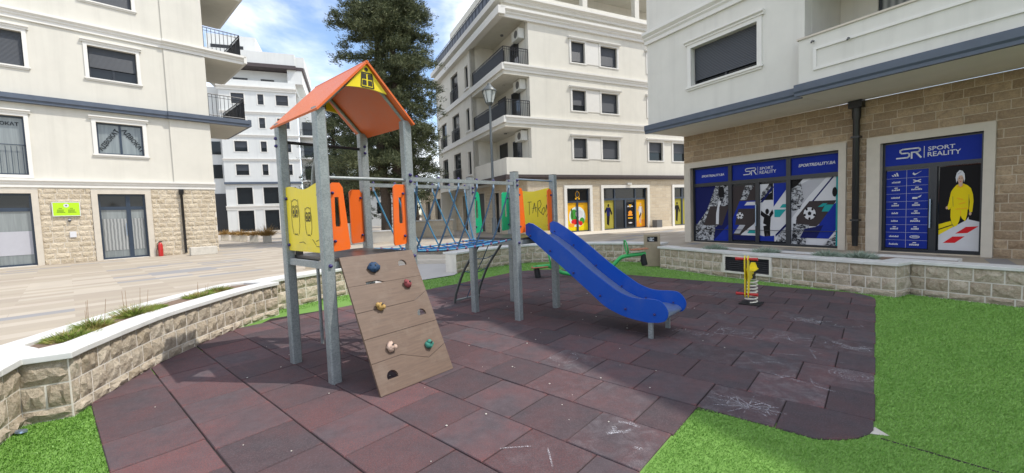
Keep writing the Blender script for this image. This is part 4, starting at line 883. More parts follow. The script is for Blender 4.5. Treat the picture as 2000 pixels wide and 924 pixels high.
im = thing('intercom', 'small dark intercom box under the lime green sign', 'intercom', lb(-.7, -.06, 1.42), R(47)); MB().box(-.035, .035, -.02, .015, 0, .12).build('housing', 'frame_dark', im, .006); MB().box(-.03, .03, -.023, -.0202, .05, .1).build('button_plate', 'p_grey', im)
nt = MB().box(-.08, .08, -.006, .02, 0, .2).build('paper_notice', 'p_white', None, 0, lb(-.65, -.055, .88), (0, 0, R(47))); tag(nt, 'blank white paper notice stuck on the stone wall below the intercom', 'notice')
fe = thing('fire_extinguisher', 'red fire extinguisher standing by the double glass door', 'fire extinguisher', lb(1.6, -.16), R(47))
m = MB(); m.tube([(0, 0, 0), (0, 0, .02), (0, 0, .42), (0, 0, .5), (0, 0, .53)], [.07, .075, .075, .05, .02], 12); m.build('cylinder', 'red_paint', fe); m = MB(); m.box(-.02, .06, -.012, .012, .53, .57); m.tube([(-.02, 0, .55), (-.09, 0, .48), (-.085, 0, .25)], .012, 6); m.build('valve_hose', 'black_steel', fe)
cb_ = thing('concrete_planter', 'low pale concrete trough at the corner of the cream building', 'planter', (-11.85, 15.85, ZP), R(47)); MB().plate(rect(-.42, .42, -.16, .16), [rect(-.36, .36, -.1, .1)], 0, .3, 'z').build('trough', 'concrete', cb_, .015); MB().box(-.36, .36, -.1, .1, .02, .24).build('soil', 'soil', cb_)

# ---- right building with the sports shop
RB = thing('shop_building', 'pale building on the right with blue sports shop in its brown stone ground floor', 'building', (5.86, 13.47, ZP), R(-60))
o1, o2 = (0, 4.05, .02, 2.39), (4.83, 6.38, .02, 2.41); f1, f2 = (-.22, 4.2, 0, 2.54), (4.59, 6.53, 0, 2.56)
facade(RB, 'ground_wall', -.25, 9.5, 0, 3.44, [o1, o2], 'mortar_brown'); rg = RB.children[0]
blocks(RB, rg, -.25, 8.3, 0, 3.44, [f1, f2], 'stone_brown', .172, .34, seed=8)
MB().box(-.25, 0.02, .305, 9, 0, 3.4).build('end_wall', 'stone_far', RB)
for f, d in ((f1, o1), (f2, o2)): MB().plate([(f[0], 0), (d[0], 0), (d[0], d[3]), (d[1], d[3]), (d[1], 0), (f[1], 0), (f[1], f[3]), (f[0], f[3])], (), -.05, .1).build('shop_surround', 'trim_cream', RB)
MB().box(-.2, 9.4, .31, .35, 0, 3.4).build('interior', 'frame_dark', RB)
# upper floors overhang
T1, T2 = -1.65, -1.89
MB().box(-.25, 4.04, T1 + .005, .02, 3.446, 3.595).build('soffit', 'soffit', RB); MB().box(4.041, 9.5, T2 + .03, .02, 3.448, 3.6).build('soffit', 'soffit', RB)
uw = [(1.27, 3.05, 4.45, 5.46), (1.27, 3.05, 7.1, 8.1), (1.27, 3.05, 9.75, 10.75)]
facade(RB, 'upper_wall', -.25, 4.05, 3.6, 14.3, uw, 'stucco_grey', T1)
MB().box(-.25, 4.0, T1 + .31, T1 + .33, 3.6, 14.2).build('interior', 'frame_dark', RB); MB().box(-.25, 0, T1 + .34, 9, 3.6, 14.3).build('end_wall', 'stucco_grey', RB)
MB().box(-.25, 19, T1 + .3, 9, 14.0, 14.3).build('roof', 'concrete', RB); MB().box(4.05, 19, T1, T1 + .3, 6.1, 14.3).build('upper_wall', 'stucco_grey', RB)
MB().box(4.06, 19, T2, .2, 5.98, 6.099).build('balcony_ceiling', 'white_trim', RB); MB().box(3.9, 4.055, T1 + .3, .3, 3.6, 5.97).build('balcony_side', 'stucco_grey', RB); MB().box(9.5, 19, T1 + .3, T1 + .6, 0, 6.0).build('upper_wall', 'stucco_grey', RB)
MB().box(18.7, 19, T1 + .61, 9, 0, 14).build('end_wall', 'stucco_grey', RB)
gband = [(0, 3.44), (.07, 3.44), (.07, 3.5), (.1, 3.54), (.1, 3.68), (0, 3.70)]
MB().prof([(T1 + .01, 3.44)] + [(T1 - a, z) for a, z in gband] + [(T1 + .01, 3.7)], -.33, 4.02).build('grey_belt', 'grey_band', RB); MB().prof([(T2 + .01, 3.436)] + [(T2 - a, z - .004) for a, z in gband] + [(T2 + .01, 3.7)], 4.0, 9.5).build('grey_belt', 'grey_band', RB)
trim(RB, 'cornice', cornice(6.08, 6.42, .18), -.3, 9.5, 'white_trim', T1); trim(RB, 'cornice', cornice(8.7, 9.0, .18), -.3, 9.5, 'white_trim', T1)
for w_ in uw: window(RB, *w_, y=T1, shut=.86, n=2, surround=.11, depth=.16)
MB().box(4.05, 9.5, T2, T2 + .14, 3.70, 4.60).build('parapet', 'stucco_grey', RB); MB().box(4.02, 9.5, T2 - .03, T2 + .17, 4.601, 4.64).build('parapet_cap', 'trim_cream', RB)
MB().box(4.051, 4.13, T2 + .14, T1 + .3, 3.7, 4.6).build('parapet', 'stucco_grey', RB)
m = MB(); m.plate(rect(4.33, 9.3, 3.90, 4.36), [rect(4.39, 9.24, 3.955, 4.305)], T2 - .03, T2 + .002); m.build('panel_moulding', 'white_trim', RB)
facade(RB, 'balcony_back_wall', 4.06, 9.2, 3.6, 6.1, [(4.75, 6.2, 3.75, 5.85), (6.6, 8.2, 3.75, 5.85)], 'stucco', T1 + 1.6, .2)
for a, b in ((4.75, 6.2), (6.6, 8.2)): window(RB, a, b, 3.75, 5.85, y=T1 + 1.6, kind='glass', n=2, surround=0, lintel=False, sill=False, depth=.06, pane='curtain' if a < 5 else 'glass')
m = MB(); m.tube([(4.42, -.12, .12), (4.42, -.12, .35), (4.42, -.12, .36), (4.42, -.12, 3.0), (4.42, -.12, 3.08), (4.42, -.12, 3.3)], [.055, .06, .065, .065, .085, .085], 12); m.box(4.29, 4.55, -.22, -.03, 3.28, 3.435); m.build('downpipe', 'pipe_black', RB)
for z in (.7, 2.6): MB().box(4.34, 4.5, -.19, -.02, z, z + .04).build('pipe_clamp', 'pipe_black', RB)
for x, zz in ((4.33, 4.50), (4.95, 4.33)): MB().tube([(x, T2 + .01, zz), (x, T2 - .07, zz - .01), (x, T2 - .1, zz - .05)], .018, 7).build('drain_spout', 'fan_dark', RB)
# shop front 1
w, cells = shopframe(RB, *o1[:2], *o1[2:], [1.25, 2.87], [1.83], .1)
for i, c in enumerate(cells): MB().box(c[0], c[1], .15, .156, c[2], c[3]).build('pane', 'glass', w)
Y = .149
c = cells[0]; asp = (c[1] - c[0]) / (c[3] - c[2])
prints(w, 'window_film', c, Y, [('p_deep', full), ('p_photo', [(.05, .3), (.35, .55), (.62, 1), (1, 1), (1, .62), (.72, .3), (.1, 0), (0, 0), (0, .3)]), ('p_brown', para(.25, .28, .55, .35, .2)), ('p_white', [(.62, .3), (.7, .3), (.72, .6), (.78, .72), (.7, .72), (.63, .5)]), ('p_black', ell(.78, .88, .09, .1)), ('p_blue', para(.55, 0, .7, .35, .5)), ('p_photo', [(0, 0), (.55, 0), (.6, .22), (.3, .28), (0, .2)]), ('p_deep', [(0, .66), (.3, .9), (.42, 1), (0, 1)])])
c = cells[2]
dl = (c[0], (c[0] + c[1]) / 2 - .05, c[2] + .05, c[3] - .06); dr_ = ((c[0] + c[1]) / 2 + .05, c[1], c[2] + .05, c[3] - .06)
prints(w, 'window_film', dl, Y, [('p_brown', full), ('p_blue', [(0, .4), (.3, .72), (1, .72), (1, .6), (.55, .3), (0, .1)]), ('p_white', [(.5, .64), (1, .64), (1, .7), (.62, .7)]), ('p_photo', [(.3, .74), (.6, .74), (.75, .9), (.95, 1), (.55, 1), (.45, .88)]), ('p_brown', [(.25, .58), (1, .58), (1, .4), (.6, .28), (.1, .28)]), ('p_white', [(.9, .3), (1, .38), (1, 0), (.2, 0), (.4, .12)]), ('p_grey', para(.05, .12, .25, .16, .25)), ('p_teal', [(.62, .13), (.95, .13), (.95, .19), (.72, .19)]), ('p_deep', [(0, 0), (1, 0), (1, .09), (0, .09)])] + ball_art(.32, .45, .15, .42))
prints(w, 'window_film', dr_, Y, [('p_white', full), ('p_black', [(0, .72), (.35, 1), (.5, 1), (.5, .72)]), ('p_photo', [(.02, .75), (.45, .85), (.4, .98), (.1, .88)]), ('p_blue', [(.52, .6), (1, .9), (1, 1), (.52, 1)]), ('p_deep', [(0, .68), (.1, .68), (.55, .95), (.45, .95)]), ('p_teal', [(.55, .42), (.75, .42), (.98, .55), (.55, .55)]), ('p_teal', para(.75, .58, .25, .06, .1)), ('p_black', cap(.3, .02, .26, .28, .1, .13)), ('p_black', cap(.26, .28, .3, .46, .14, .12)), ('p_black', ell(.28, .52, .07, .05)), ('p_black', cap(.2, .44, .04, .5, .04)), ('p_black', cap(.38, .44, .5, .52, .04)), ('p_brown', cap(.3, .0, .36, .1, .1)), ('p_blue', [(0, 0), (.55, 0), (.55, .1), (.2, .08), (0, .1)]), ('p_deep', [(.6, .12), (1, .32), (1, .27), (.6, .08)]), ('p_photo', [(.62, 0), (1, 0), (1, .25), (.7, .12)])])
MB().box((c[0] + c[1]) / 2 - .05, (c[0] + c[1]) / 2 + .05, .09, .145, c[2], c[3]).build('door_stile', 'frame_dark', w); MB().tube([((c[0] + c[1]) / 2 - .02, .05, .55), ((c[0] + c[1]) / 2 - .02, .05, 1.15)], .014, 8).build('handle', 'stainless', w)
c = cells[4]
prints(w, 'window_film', c, Y, [('p_white', full), ('p_grey', [(0, .4), (.4, .75), (.75, 1), (.45, 1), (0, .85)]), ('p_white', [(.2, .5), (.7, .95), (.9, 1), (.5, .5)]), ('p_deep', [(.1, .36), (.86, 1), (.9, 1), (.14, .36)]), ('p_brown', [(.12, .42), (.4, .66), (.95, .66), (.75, .4), (.55, .28), (.1, .28)]), ('p_photo', [(0, .5), (.2, .55), (.28, .7), (.2, 1), (0, 1)]), ('p_black', [(0, .86), (.12, .9), (.26, 1), (0, 1)]), ('p_teal', para(.66, .5, .17, .1, .07)), ('p_teal', para(.58, .57, .1, .05, .1)), ('p_blue', [(.6, .3), (.9, .6), (1, .66), (1, .2), (.85, .1), (.2, .1), (.4, .22)]), ('p_photo', [(0, 0), (.32, 0), (.4, .3), (.05, .32)]), ('p_deep', [(.2, .1), (.55, .1), (.7, .3), (.3, .24)]), ('p_white', [(.55, 0), (.7, 0), (1, .28), (1, .16)]), ('p_photo', [(.72, .0), (1, .0), (1, .2), (.8, .08)]), ('p_teal', [(.945, 0), (1, 0), (1, 1), (.945, 1)]), ('p_black', ell(.92, .78, .05, .07))] + ball_art(.41, .475, .13, .72))
for i in (1, 3, 5): prints(w, 'sign_film', cells[i], Y, [('p_blue', full)])
def sr_logo(parent, cx, cz, s, y):
    m = MB(); 
    def ln2(P, w_):
        for a, b in zip(P[:-1], P[1:]):
            d = math.dist(a, b); ex_ = ((b[0] - a[0]) / d * w_ * .8, (b[1] - a[1]) / d * w_ * .8)
            m.poly([(cx + p[0] * s, y - .0012, cz + p[1] * s) for p in cap(a[0] - ex_[0], a[1] - ex_[1], b[0] + ex_[0], b[1] + ex_[1], w_)])
    ln2([(-.05, .42), (-.62, .42), (-.78, .34), (-.78, .2), (-.68, .08), (-.3, .08), (-.2, .0), (-.2, -.2), (-.32, -.3), (-1.0, -.3)], .055)
    ln2([(-.05, -.38), (-.05, .1), (.35, .1), (.46, .2), (.46, .34), (.35, .42), (-.02, .42)], .055); ln2([(.22, .08), (.52, -.36)], .06); ln2([(.72, .5), (.72, -.42)], .02)
    m.build('shop_logo', 'p_white', parent)
    text('shop_logo_text', 'SPORT', parent, 'p_white', (cx + 1.72 * s, y - .0012, cz + .24 * s), width=1.55 * s, bold=.012, squash=.85); text('shop_logo_text', 'REALITY', parent, 'p_white', (cx + 1.86 * s, y - .0012, cz - .22 * s), width=1.9 * s, bold=.012, squash=1.0)
sr_logo(w, 1.88, 2.1, .235, Y - .002)
text('shop_web_address', 'SPORTREALITY.BA', w, 'p_white', (.66, Y - .0025, 2.1), width=.76, bold=.03, shear=.2); text('shop_web_address', 'SPORTREALITY.BA', w, 'p_white', (3.5, Y - .0025, 2.12), width=.82, bold=.03, shear=.2)
MB().box(.06, 4.0, .09, .1, .42, .435).build('glass_bar', 'frame_dark', w)
# shop front 2
w, cells = shopframe(RB, *o2[:2], *o2[2:], [5.66], [1.87], .1)
for c in cells: MB().box(c[0], c[1], .15, .156, c[2], c[3]).build('pane', 'glass', w)
hd = (o2[0] + .05, o2[1] - .05, 1.9, 2.37); prints(w, 'sign_film', hd, .0985, [('p_blue', full)]); sr_logo(w, 5.33, 2.13, .255, .0965)
c = cells[0]; bl_ = (c[0] + .004, c[1] - .03, .1, 1.79); m = MB()
items = [('p_blue', full)] + [('p_white', [(0, i / 10 - .001), (1, i / 10 - .001), (1, i / 10 + .0012), (0, i / 10 + .0012)]) for i in range(1, 10)] + [('p_white', [(.498, 0), (.504, 0), (.504, 1), (.498, 1)])]
bw, bh = bl_[1] - bl_[0], bl_[3] - bl_[2]
for r_ in range(10):
    for q in (0, 1):
        x0 = .25 + .5 * q; z0 = 1 - (r_ + .5) / 10; L2 = lambda P: [(x0 + a, z0 + b) for a, b in P]
        if (r_, q) == (0, 0):
            for i in range(3): items.append(('p_white', L2(para(-.09 + i * .055, -.022, .04, .018 + .014 * i, -.03))))
        elif (r_, q) == (0, 1): items.append(('p_white', L2([(-.1, -.012), (-.06, -.022), (.11, .028), (-.04, -.004), (-.075, .006), (-.085, .018), (-.11, 0)])))
        elif (r_, q) == (1, 1): items += [('p_white', L2(cap(-.09, .02, .09, -.012, .006))), ('p_white', L2(cap(-.09, -.012, .09, .02, .006)))]
        elif (r_, q) == (3, 1): items += [('p_white', L2(para(-.1, -.02, .12, .022, .01))), ('p_white', L2([(.02, 0), (.12, .03), (.1, .005), (.06, -.005)]))]
        elif (r_, q) == (8, 1): items += [('p_white', L2(ell(0, 0, .12, .02))), ('p_blue', L2(ell(0, 0, .1, .014))), ('p_white', L2(para(-.07, -.005, .14, .01, .01)))]
        else:
            rq = random.Random(r_ * 3 + q); k_ = rq.randint(5, 8); ww = rq.uniform(.16, .26); x = -ww / 2
            for i in range(k_): items.append(('p_white', L2(para(x, -.010, ww / k_ * .7, rq.uniform(.014, .024), .006)))); x += ww / k_
            if rq.random() < .4: items.append(('p_white', L2(para(-.04, .02, .08, .012, .01))))
prints(w, 'brand_list', bl_, Y, items)
c = cells[2]; pc = (c[0] + .03, c[1] - .004, .09, 1.80)
prints(w, 'door_poster', pc, Y, [('p_black', full), ('p_olive', [(0, .12), (0, .3), (.5, .37), (.4, .2)]), ('p_yellow', [(0, .16), (0, .31), (.3, .35), (.36, .28)]), ('p_black', [(.0, .24), (.35, .3), (.35, .31), (0, .255)]), ('p_white', [(0, 0), (1, 0), (1, .34), (.72, .37), (0, .18)]), ('p_white', [(.45, .2), (.74, .40), (.74, .3)]), ('p_red', [(.42, .20), (.72, .21), (.98, .29), (.68, .28)]), ('p_red', [(.12, .085), (.42, .09), (.66, .17), (.36, .165)]),
    ('p_yellow', [(.30, .50), (.295, .40), (.33, .33), (.40, .28), (.47, .30), (.52, .36), (.545, .42), (.58, .38), (.66, .345), (.70, .42), (.715, .52)]), ('p_gold', [(.53, .46), (.545, .40), (.56, .46), (.55, .50)]),
    ('p_yellow', [(.30, .49), (.335, .58), (.345, .66), (.36, .74), (.43, .775), (.50, .785), (.60, .785), (.69, .765), (.735, .72), (.74, .62), (.735, .54), (.73, .485), (.6, .475), (.42, .475)]),
    ('p_yellow', [(.36, .74), (.30, .70), (.265, .62), (.235, .55), (.205, .515), (.19, .53), (.20, .50), (.25, .485), (.30, .50), (.335, .57), (.35, .64)]), ('p_yellow', [(.69, .765), (.775, .73), (.825, .66), (.845, .58), (.83, .50), (.82, .455), (.76, .445), (.745, .49), (.755, .57), (.735, .66)]),
    ('p_skin', ell(.20, .508, .028, .017)), ('p_skin', ell(.775, .435, .03, .02)), ('p_gold', cap(.44, .76, .53, .745, .008)), ('p_gold', cap(.53, .745, .62, .765, .008)), ('p_olive', cap(.345, .64, .36, .52, .006)), ('p_olive', cap(.735, .66, .735, .52, .006)), ('p_gold', cap(.42, .49, .7, .5, .006)), ('p_gold', cap(.45, .62, .6, .6, .007)), ('p_gold', cap(.5, .55, .66, .57, .006)),
    ('p_skin', [(.48, .80), (.48, .77), (.53, .75), (.58, .77), (.58, .81)]), ('p_skin', ell(.525, .845, .075, .055)), ('p_white', [(.43, .80), (.405, .86), (.43, .915), (.50, .945), (.57, .935), (.62, .90), (.635, .84), (.61, .80), (.60, .85), (.56, .885), (.49, .88), (.455, .84)]), ('p_grey', cap(.45, .9, .55, .925, .006)), ('p_grey', cap(.44, .86, .46, .82, .006)), ('p_black', cap(.49, .85, .515, .852, .004)), ('p_black', cap(.55, .852, .57, .85, .004)), ('p_red', cap(.515, .812, .545, .812, .004))])
MB().tube([(5.63, .05, .55), (5.63, .05, 1.15)], .015, 8).build('handle', 'stainless', w)
for z in (.65, 1.05): MB().box(5.62, 5.64, .05, .1, z - .01, z + .01).build('handle_stub', 'stainless', w)

# ---- corner building in the middle
CB = thing('corner_building', 'white four storey corner building with black balcony railings beyond the playground', 'building', (2.85, 21.08, ZP), R(25.5))
S0, SL = -1.93, -3.3
mw = []
for z0, z1 in ((3.80, 4.83), (6.22, 7.25), (8.62, 9.66)): mw += [(.5, 1.34, z0, z1), (2.32, 3.42, z0, z1), (5.55, 6.6, z0, z1), (7.4, 8.45, z0, z1)]
sh = [(0, 1.42, .05, 2.28), (2.3, 5.36, .05, 2.28), (7.42, 8.9, .05, 2.28)]
facade(CB, 'wall', S0, 11, 2.97, 10.4, mw, 'stucco'); facade(CB, 'ground_wall', S0 - .3, 11, 0, 2.74, sh, 'stone_far')
MB().box(S0, 10.9, .31, .33, .3, 10.3).build('interior', 'frame_dark', CB)
for w_ in mw: window(CB, *w_, shut=.72 if (w_[0] < 1 and 6 < w_[2] < 8) else (.95 if w_[0] < 3 else .55), surround=.1, simple_=True)
for z0, z1 in ((4.83, 4.83), (7.25, 7.25), (9.66, 9.66)):
    for a, b in ((.5, 3.42), (5.55, 8.45)): MB().prof([(0, z1 + .1), (-.09, z1 + .1), (-.12, z1 + .16), (-.12, z1 + .2), (0, z1 + .2)], a - .18, b + .18).build('lintel', 'white_trim', CB); MB().box(1.45, 2.2, -.02, -.002, z1 - 1.05, z1 + .05).build('panel', 'white_trim', CB) if a < 1 else None
trim(CB, 'belt', [(.12, 2.74), (.12, 2.8), (.18, 2.84), (.18, 2.96)], SL - .05, 11, 'brown_band')
MB().box(SL - .15, SL + .3, -.2, 4.3, 2.742, 2.958).build('belt', 'brown_band', CB)
for z in (5.5, 7.92): trim(CB, 'cornice', cornice(z - .12, z + .22, .14), SL, 11, 'white_trim'); MB().box(SL - .1, SL + .02, -.1, 11, z - .1, z + .2).build('cornice', 'white_trim', CB)
trim(CB, 'roof_cornice', cornice(10.2, 10.62, .25), SL - .1, 11, 'white_trim'); trim(CB, 'roof_cornice', cornice(10.85, 11.15, .3), SL - .1, 11, 'white_trim')
MB().box(SL - .25, SL + .1, -.25, 11.5, 10.25, 10.6).build('roof_cornice', 'white_trim', CB); MB().box(SL - .3, SL + .1, -.3, 11.5, 10.87, 11.14).build('roof_cornice', 'white_trim', CB)
MB().box(SL, 11, -.0, 11.4, 10.42, 11.1).build('roof_slab', 'stucco', CB)
# side with balconies
MB().box(S0, S0 + .25, .31, 4.2, 2.97, 10.4).build('side_wall', 'stucco', CB); 
sw = [(4.75, 5.3, 3.45, 4.75), (6.55, 7.9, 3.0, 4.95), (4.75, 5.3, 5.95, 7.2), (6.55, 7.9, 5.5, 7.35), (4.75, 5.3, 8.35, 9.6), (6.55, 7.9, 7.95, 9.8), (9.2, 10.4, 3.0, 4.9), (9.2, 10.4, 5.5, 7.3)]
MB().plate(rect(4.2, 11.4, 2.75, 10.42), [rect(*h) for h in sw], SL, SL + .25, 'x').build('side_wall', 'stucco', CB); MB().box(SL + .26, SL + .28, 4.3, 11.3, 2.8, 10.4).build('interior', 'frame_dark', CB); MB().box(SL, S0, 4.2, 4.4, 2.75, 10.42).build('side_wall', 'stucco', CB); MB().box(SL, 11, 11.3, 11.4, 0, 10.4).build('back_wall', 'stucco', CB)
for h in sw:
    f = MB().plate(rect(*h), [rect(h[0] + .06, h[1] - .06, h[2] + .06, h[3] - .06)], SL + .1, SL + .16, 'x').build('window', 'frame_dark', CB); MB().box(SL + .13, SL + .14, h[0] + .05, h[1] - .05, h[2] + .05, h[3] - .05).build('pane', 'glass', f)
    if h[1] - h[0] > 1: rail(CB, 'window_railing', [(SL - .05, h[0] - .05), (SL - .05, h[1] + .05)], h[2] + .05, .9, .12)
    else: MB().box(SL - .06, SL + .1, h[0] - .1, h[1] + .1, h[2] - .08, h[2]).build('sill', 'white_trim', f)
for k, z in enumerate((2.96, 5.42, 7.84)):
    MB().box(SL, S0, .0, 4.2, z - .2 if k else 2.75, z + .14).build('balcony_slab', 'stucco', CB)
    if k: rail(CB, 'balcony_railing', [(S0 - .02, .05), (SL + .05, .05), (SL + .05, 4.15)], z + .16, .92, .1); MB().box(SL + .07, SL + .076, .1, 4.1, z + .22, z + 1.0).build('railing_screen', 'frame_dark', CB)
    else: m = MB(); m.box(SL + .002, S0, .002, .14, z + .14, z + .82); m.box(SL + .002, SL + .14, .14, 4.2, z + .14, z + .82); m.build('balcony_parapet', 'stucco', CB)
    for a, b, zz in ((1.0, 2.0, 1.9), (2.7, 3.7, 2.0)): 
        dd = MB().plate(rect(a, b, z + .16, z + zz), [rect(a + .06, b - .06, z + .22, z + zz - .06)], S0 - .03, S0 + .02, 'x').build('balcony_door', 'frame_dark', CB); MB().box(S0 - .012, S0 - .006, a + .05, b - .05, z + .2, z + zz - .05).build('pane', 'glass', dd)
    ac = MB().box(S0 - .34, S0 - .02, .35, .85 + .25, z + 1.72, z + 2.2).build('air_conditioner', 'ac_white', CB, .015); MB().tube([(S0 - .345, .62, z + 1.96), (S0 - .352, .62, z + 1.96)], .18, 16).build('fan_grille', 'fan_dark', ac)
    m = MB(); m.tube([(SL + .75, 1.6, z + 2.28), (SL + .75, 1.6, z + 2.22)], .08, 10); m.build('ceiling_lamp', 'fan_dark', CB)
# recessed ground floor along the side
gs_ = [(1.2, 2.0, .3, 2.2), (3.4, 4.3, .05, 2.3), (5.6, 7.4, .05, 2.4), (8.2, 9.6, .05, 2.4)]
MB().plate(rect(.31, 11.3, 0, 2.74), [rect(*h) for h in gs_], S0 - .3, S0 - .1, 'x').build('side_ground_wall', 'stone_far', CB); MB().box(S0 - .08, S0 - .05, .3, 11.2, .05, 2.7).build('interior', 'frame_dark', CB)
for h in gs_: MB().plate(rect(h[0] - .1, h[1] + .1, h[2] - .04, h[3] + .1), [rect(*h)], S0 - .33, S0 - .25, 'x').build('window', 'trim_cream', CB)
MB().plate(rect(11.3, 22, 0, 3.2), [rect(12.4, 13.6, .6, 2.3), rect(15.2, 17, .05, 2.5), rect(18.6, 20.2, .6, 2.4)], S0 - .3, S0 - .1, 'x').build('wing_wall', 'stone_far', CB); MB().box(S0 - .08, S0 + 2.5, 11.5, 22, .05, 3.1).build('interior', 'frame_dark', CB); MB().box(S0 - .5, S0 + 2.6, 11.42, 22.2, 3.201, 3.4).build('wing_roof', 'brown_band', CB)
# terrace floor on top
rail(CB, 'terrace_railing', [(SL + .0, .2), (SL + .0, 11.3)], 11.1, .95, .5); MB().box(SL + .02, SL + .05, .2, 11.3, 11.15, 12.0).build('terrace_screen', 'frame_dark', CB)
MB().box(SL + .1, 11, .06, .2, 11.16, 11.5).build('parapet', 'stucco', CB); MB().box(-.4, 11, 2.6, 10.5, 11.12, 13.6).build('penthouse_wall', 'stucco', CB); MB().box(-2.2, 11.2, .1, 11, 13.4, 13.9).build('penthouse_roof', 'stucco', CB)
for x in (-2.0, 1.5, 5.0, 8.5): MB().box(x, x + .3, .3, .6, 11.51, 13.4).build('terrace_column', 'stucco', CB)
# shop fronts of the corner building
w, cells = shopframe(CB, *sh[0][:2], *sh[0][2:], [.71], [1.6], .1, 'frame_blue', fr=.05)
for c in cells: MB().box(c[0], c[1], .15, .155, c[2], c[3]).build('pane', 'glass', w)
def art(c, items): prints(w, 'window_film', c, .148, items)
fruit = lambda dx: [('p_gold', full), ('p_yellow', [(0, .0), (1, 0), (1, .25), (0, .4)])] + [('p_pale', ell(1 - dx, .5, .75, .36, 20)), ('p_green', ell(.75 - dx, .55, .35, .22)), ('p_red', ell(.8 - dx, .32, .35, .1)), ('p_orange', ell(.5 - dx, .2, .3, .07)), ('p_green', ell(1.4 - dx, .35, .25, .12)), ('p_red', ell(1.25 - dx, .26, .2, .08)), ('p_white', ell(1.2 - dx, .6, .3, .14)), ('p_darkgreen', cap(.6 - dx, .45, .5 - dx, .8, .06))]
art(cells[0], fruit(0)); art(cells[2], fruit(1))
m = MB(); 
for i in range(16):
    a0, a1 = i * .3927, (i + 1) * .3927; m.poly([(.71 + .13 * r_ * math.cos(a), .09, 1.97 + .17 * r_ * math.sin(a)) for r_, a in ((1, a0), (1, a1), (.85, a1), (.85, a0))])
for q in (-.1, .1): m.poly([(.71 + q + a, .089, 1.76 + b) for a, b in ell(0, 0, .05, .05)])
m.build('shop_logo', 'p_gold', w)
w, cells = shopframe(CB, *sh[1][:2], *sh[1][2:], [3.15, 4.6], [1.68], .1, 'frame_blue', fr=.05)
for c in cells: MB().box(c[0], c[1], .15, .155, c[2], c[3]).build('pane', 'glass', w)
athlete = lambda bgc, kit, skin: [(bgc, full), ('p_orange' if bgc == 'p_gold' else 'p_olive', [(0, 0), (1, 0), (1, .3), (0, .2)]), (skin, cap(.45, .45, .4, .15, .08, .05)), (skin, cap(.55, .45, .5, .12, .08, .05)), (kit, cap(.5, .45, .5, .75, .14, .17)), (skin, ell(.52, .82, .08, .055)), (skin, cap(.38, .72, .2, .58, .05)), (skin, cap(.64, .72, .82, .5, .05))]
art(cells[0], athlete('p_olive', 'p_deep', 'p_black')); art(cells[4], athlete('p_gold', 'p_white', 'p_skin') + [('p_black', cap(.45, .46, .5, .4, .13)), ('p_yellow', ell(.5, .1, .1, .03))])
c = cells[2]; MB().box((c[0] + c[1]) / 2 - .05, (c[0] + c[1]) / 2 + .05, .09, .14, c[2], c[3]).build('door_stile', 'frame_blue', w)
m_ = ((c[0] + c[1]) / 2 + .1, c[1] - .03, .2, 1.5); art(m_, [('p_black', full), ('p_orange', ell(.5, .55, .25, .09)), ('p_white', para(.15, .8, .7, .05, 0)), ('p_orange', para(.2, .42, .6, .06, 0)), ('p_gold', para(.2, .3, .6, .05, 0)), ('p_white', ell(.5, .12, .25, .03)), ('p_gold', [(.3, .9), (.7, .9), (.5, .76)])])
w, cells = shopframe(CB, *sh[2][:2], *sh[2][2:], [8.2], [1.68], .1, 'frame_blue', fr=.05)
for c in cells: MB().box(c[0], c[1], .15, .155, c[2], c[3]).build('pane', 'glass', w)
art(cells[0], athlete('p_olive', 'p_black', 'p_black')); art(cells[2], [('p_olive', full)])
for f in sh: MB().plate([(f[0] - .16, 0), (f[0], 0), (f[0], f[3]), (f[1], f[3]), (f[1], 0), (f[1] + .16, 0), (f[1] + .16, f[3] + .16), (f[0] - .16, f[3] + .16)], (), -.05, .1).build('shop_surround', 'white_trim', CB)
m = MB(); m.box(3.9, 4.0, -.14, -.02, 2.45, 2.55); m.box(4.05, 4.15, -.14, -.02, 2.45, 2.55); m.build('spotlight', 'ac_white', CB)
a = R(25.5); bx = thing('waste_basket', 'small dark square basket beside the orange shop window', 'basket', (2.85 + 5.8 * math.cos(a) + .3 * math.sin(a), 21.08 + 5.8 * math.sin(a) - .3 * math.cos(a), ZP), a); MB().plate(rect(-.2, .2, -.18, .18), [rect(-.17, .17, -.15, .15)], .03, .45, 'z').build('body', 'fan_dark', bx, .01); MB().box(-.17, .17, -.15, .15, 0, .05).build('base', 'black_steel', bx)
# light pavement in front of those shops
m = MB(); m.box(S0 - 1.5, 11, -2.2, -.0, 0, .035); o = m.build('shop_pavement', 'trim_cream', None, 0, (2.85, 21.08, ZP), (0, 0, a)); struct(o)

# ---- far building behind
FB = thing('apartment_block', 'distant white apartment block with dark roof edges behind the climbing tower', 'building', (-30.48, 49.35, ZP), R(21))
fwn = []
for z0, z1 in ((6.67, 7.93), (9.42, 10.63), (12.2, 13.4), (14.95, 16.15)): fwn += [(-1.55, -.25, z0, z1), (1.14, 1.75, z0, z1), (3.04, 4.33, z0, z1), (-4.2, -3.0, z0, z1)]
fwn += [(-1.65, -.05, 3.25, 5.22), (1.07, 2.65, 3.25, 5.22), (-1.65, -.05, .05, 2.5), (1.07, 2.58, .05, 2.5), (3.6, 4.6, .05, 2.5), (3.6, 4.6, 3.25, 5.22)]
facade(FB, 'wall', -2.75, 5.2, 0, 17.0, [h for h in fwn if h[0] > -2.7], 'stucco_far'); MB().box(-2.7, 5.15, .31, .33, 0, 17).build('interior', 'frame_dark', FB)
for h in fwn:
    if h[0] > -2.7: window(FB, *h, simple_=True, kind='shut' if h[2] > 6 else 'glass', shut=.6, surround=.12)
MB().box(-9, -2.76, 1.2, 1.5, 0, 17).build('wing_wall', 'stucco_far', FB)
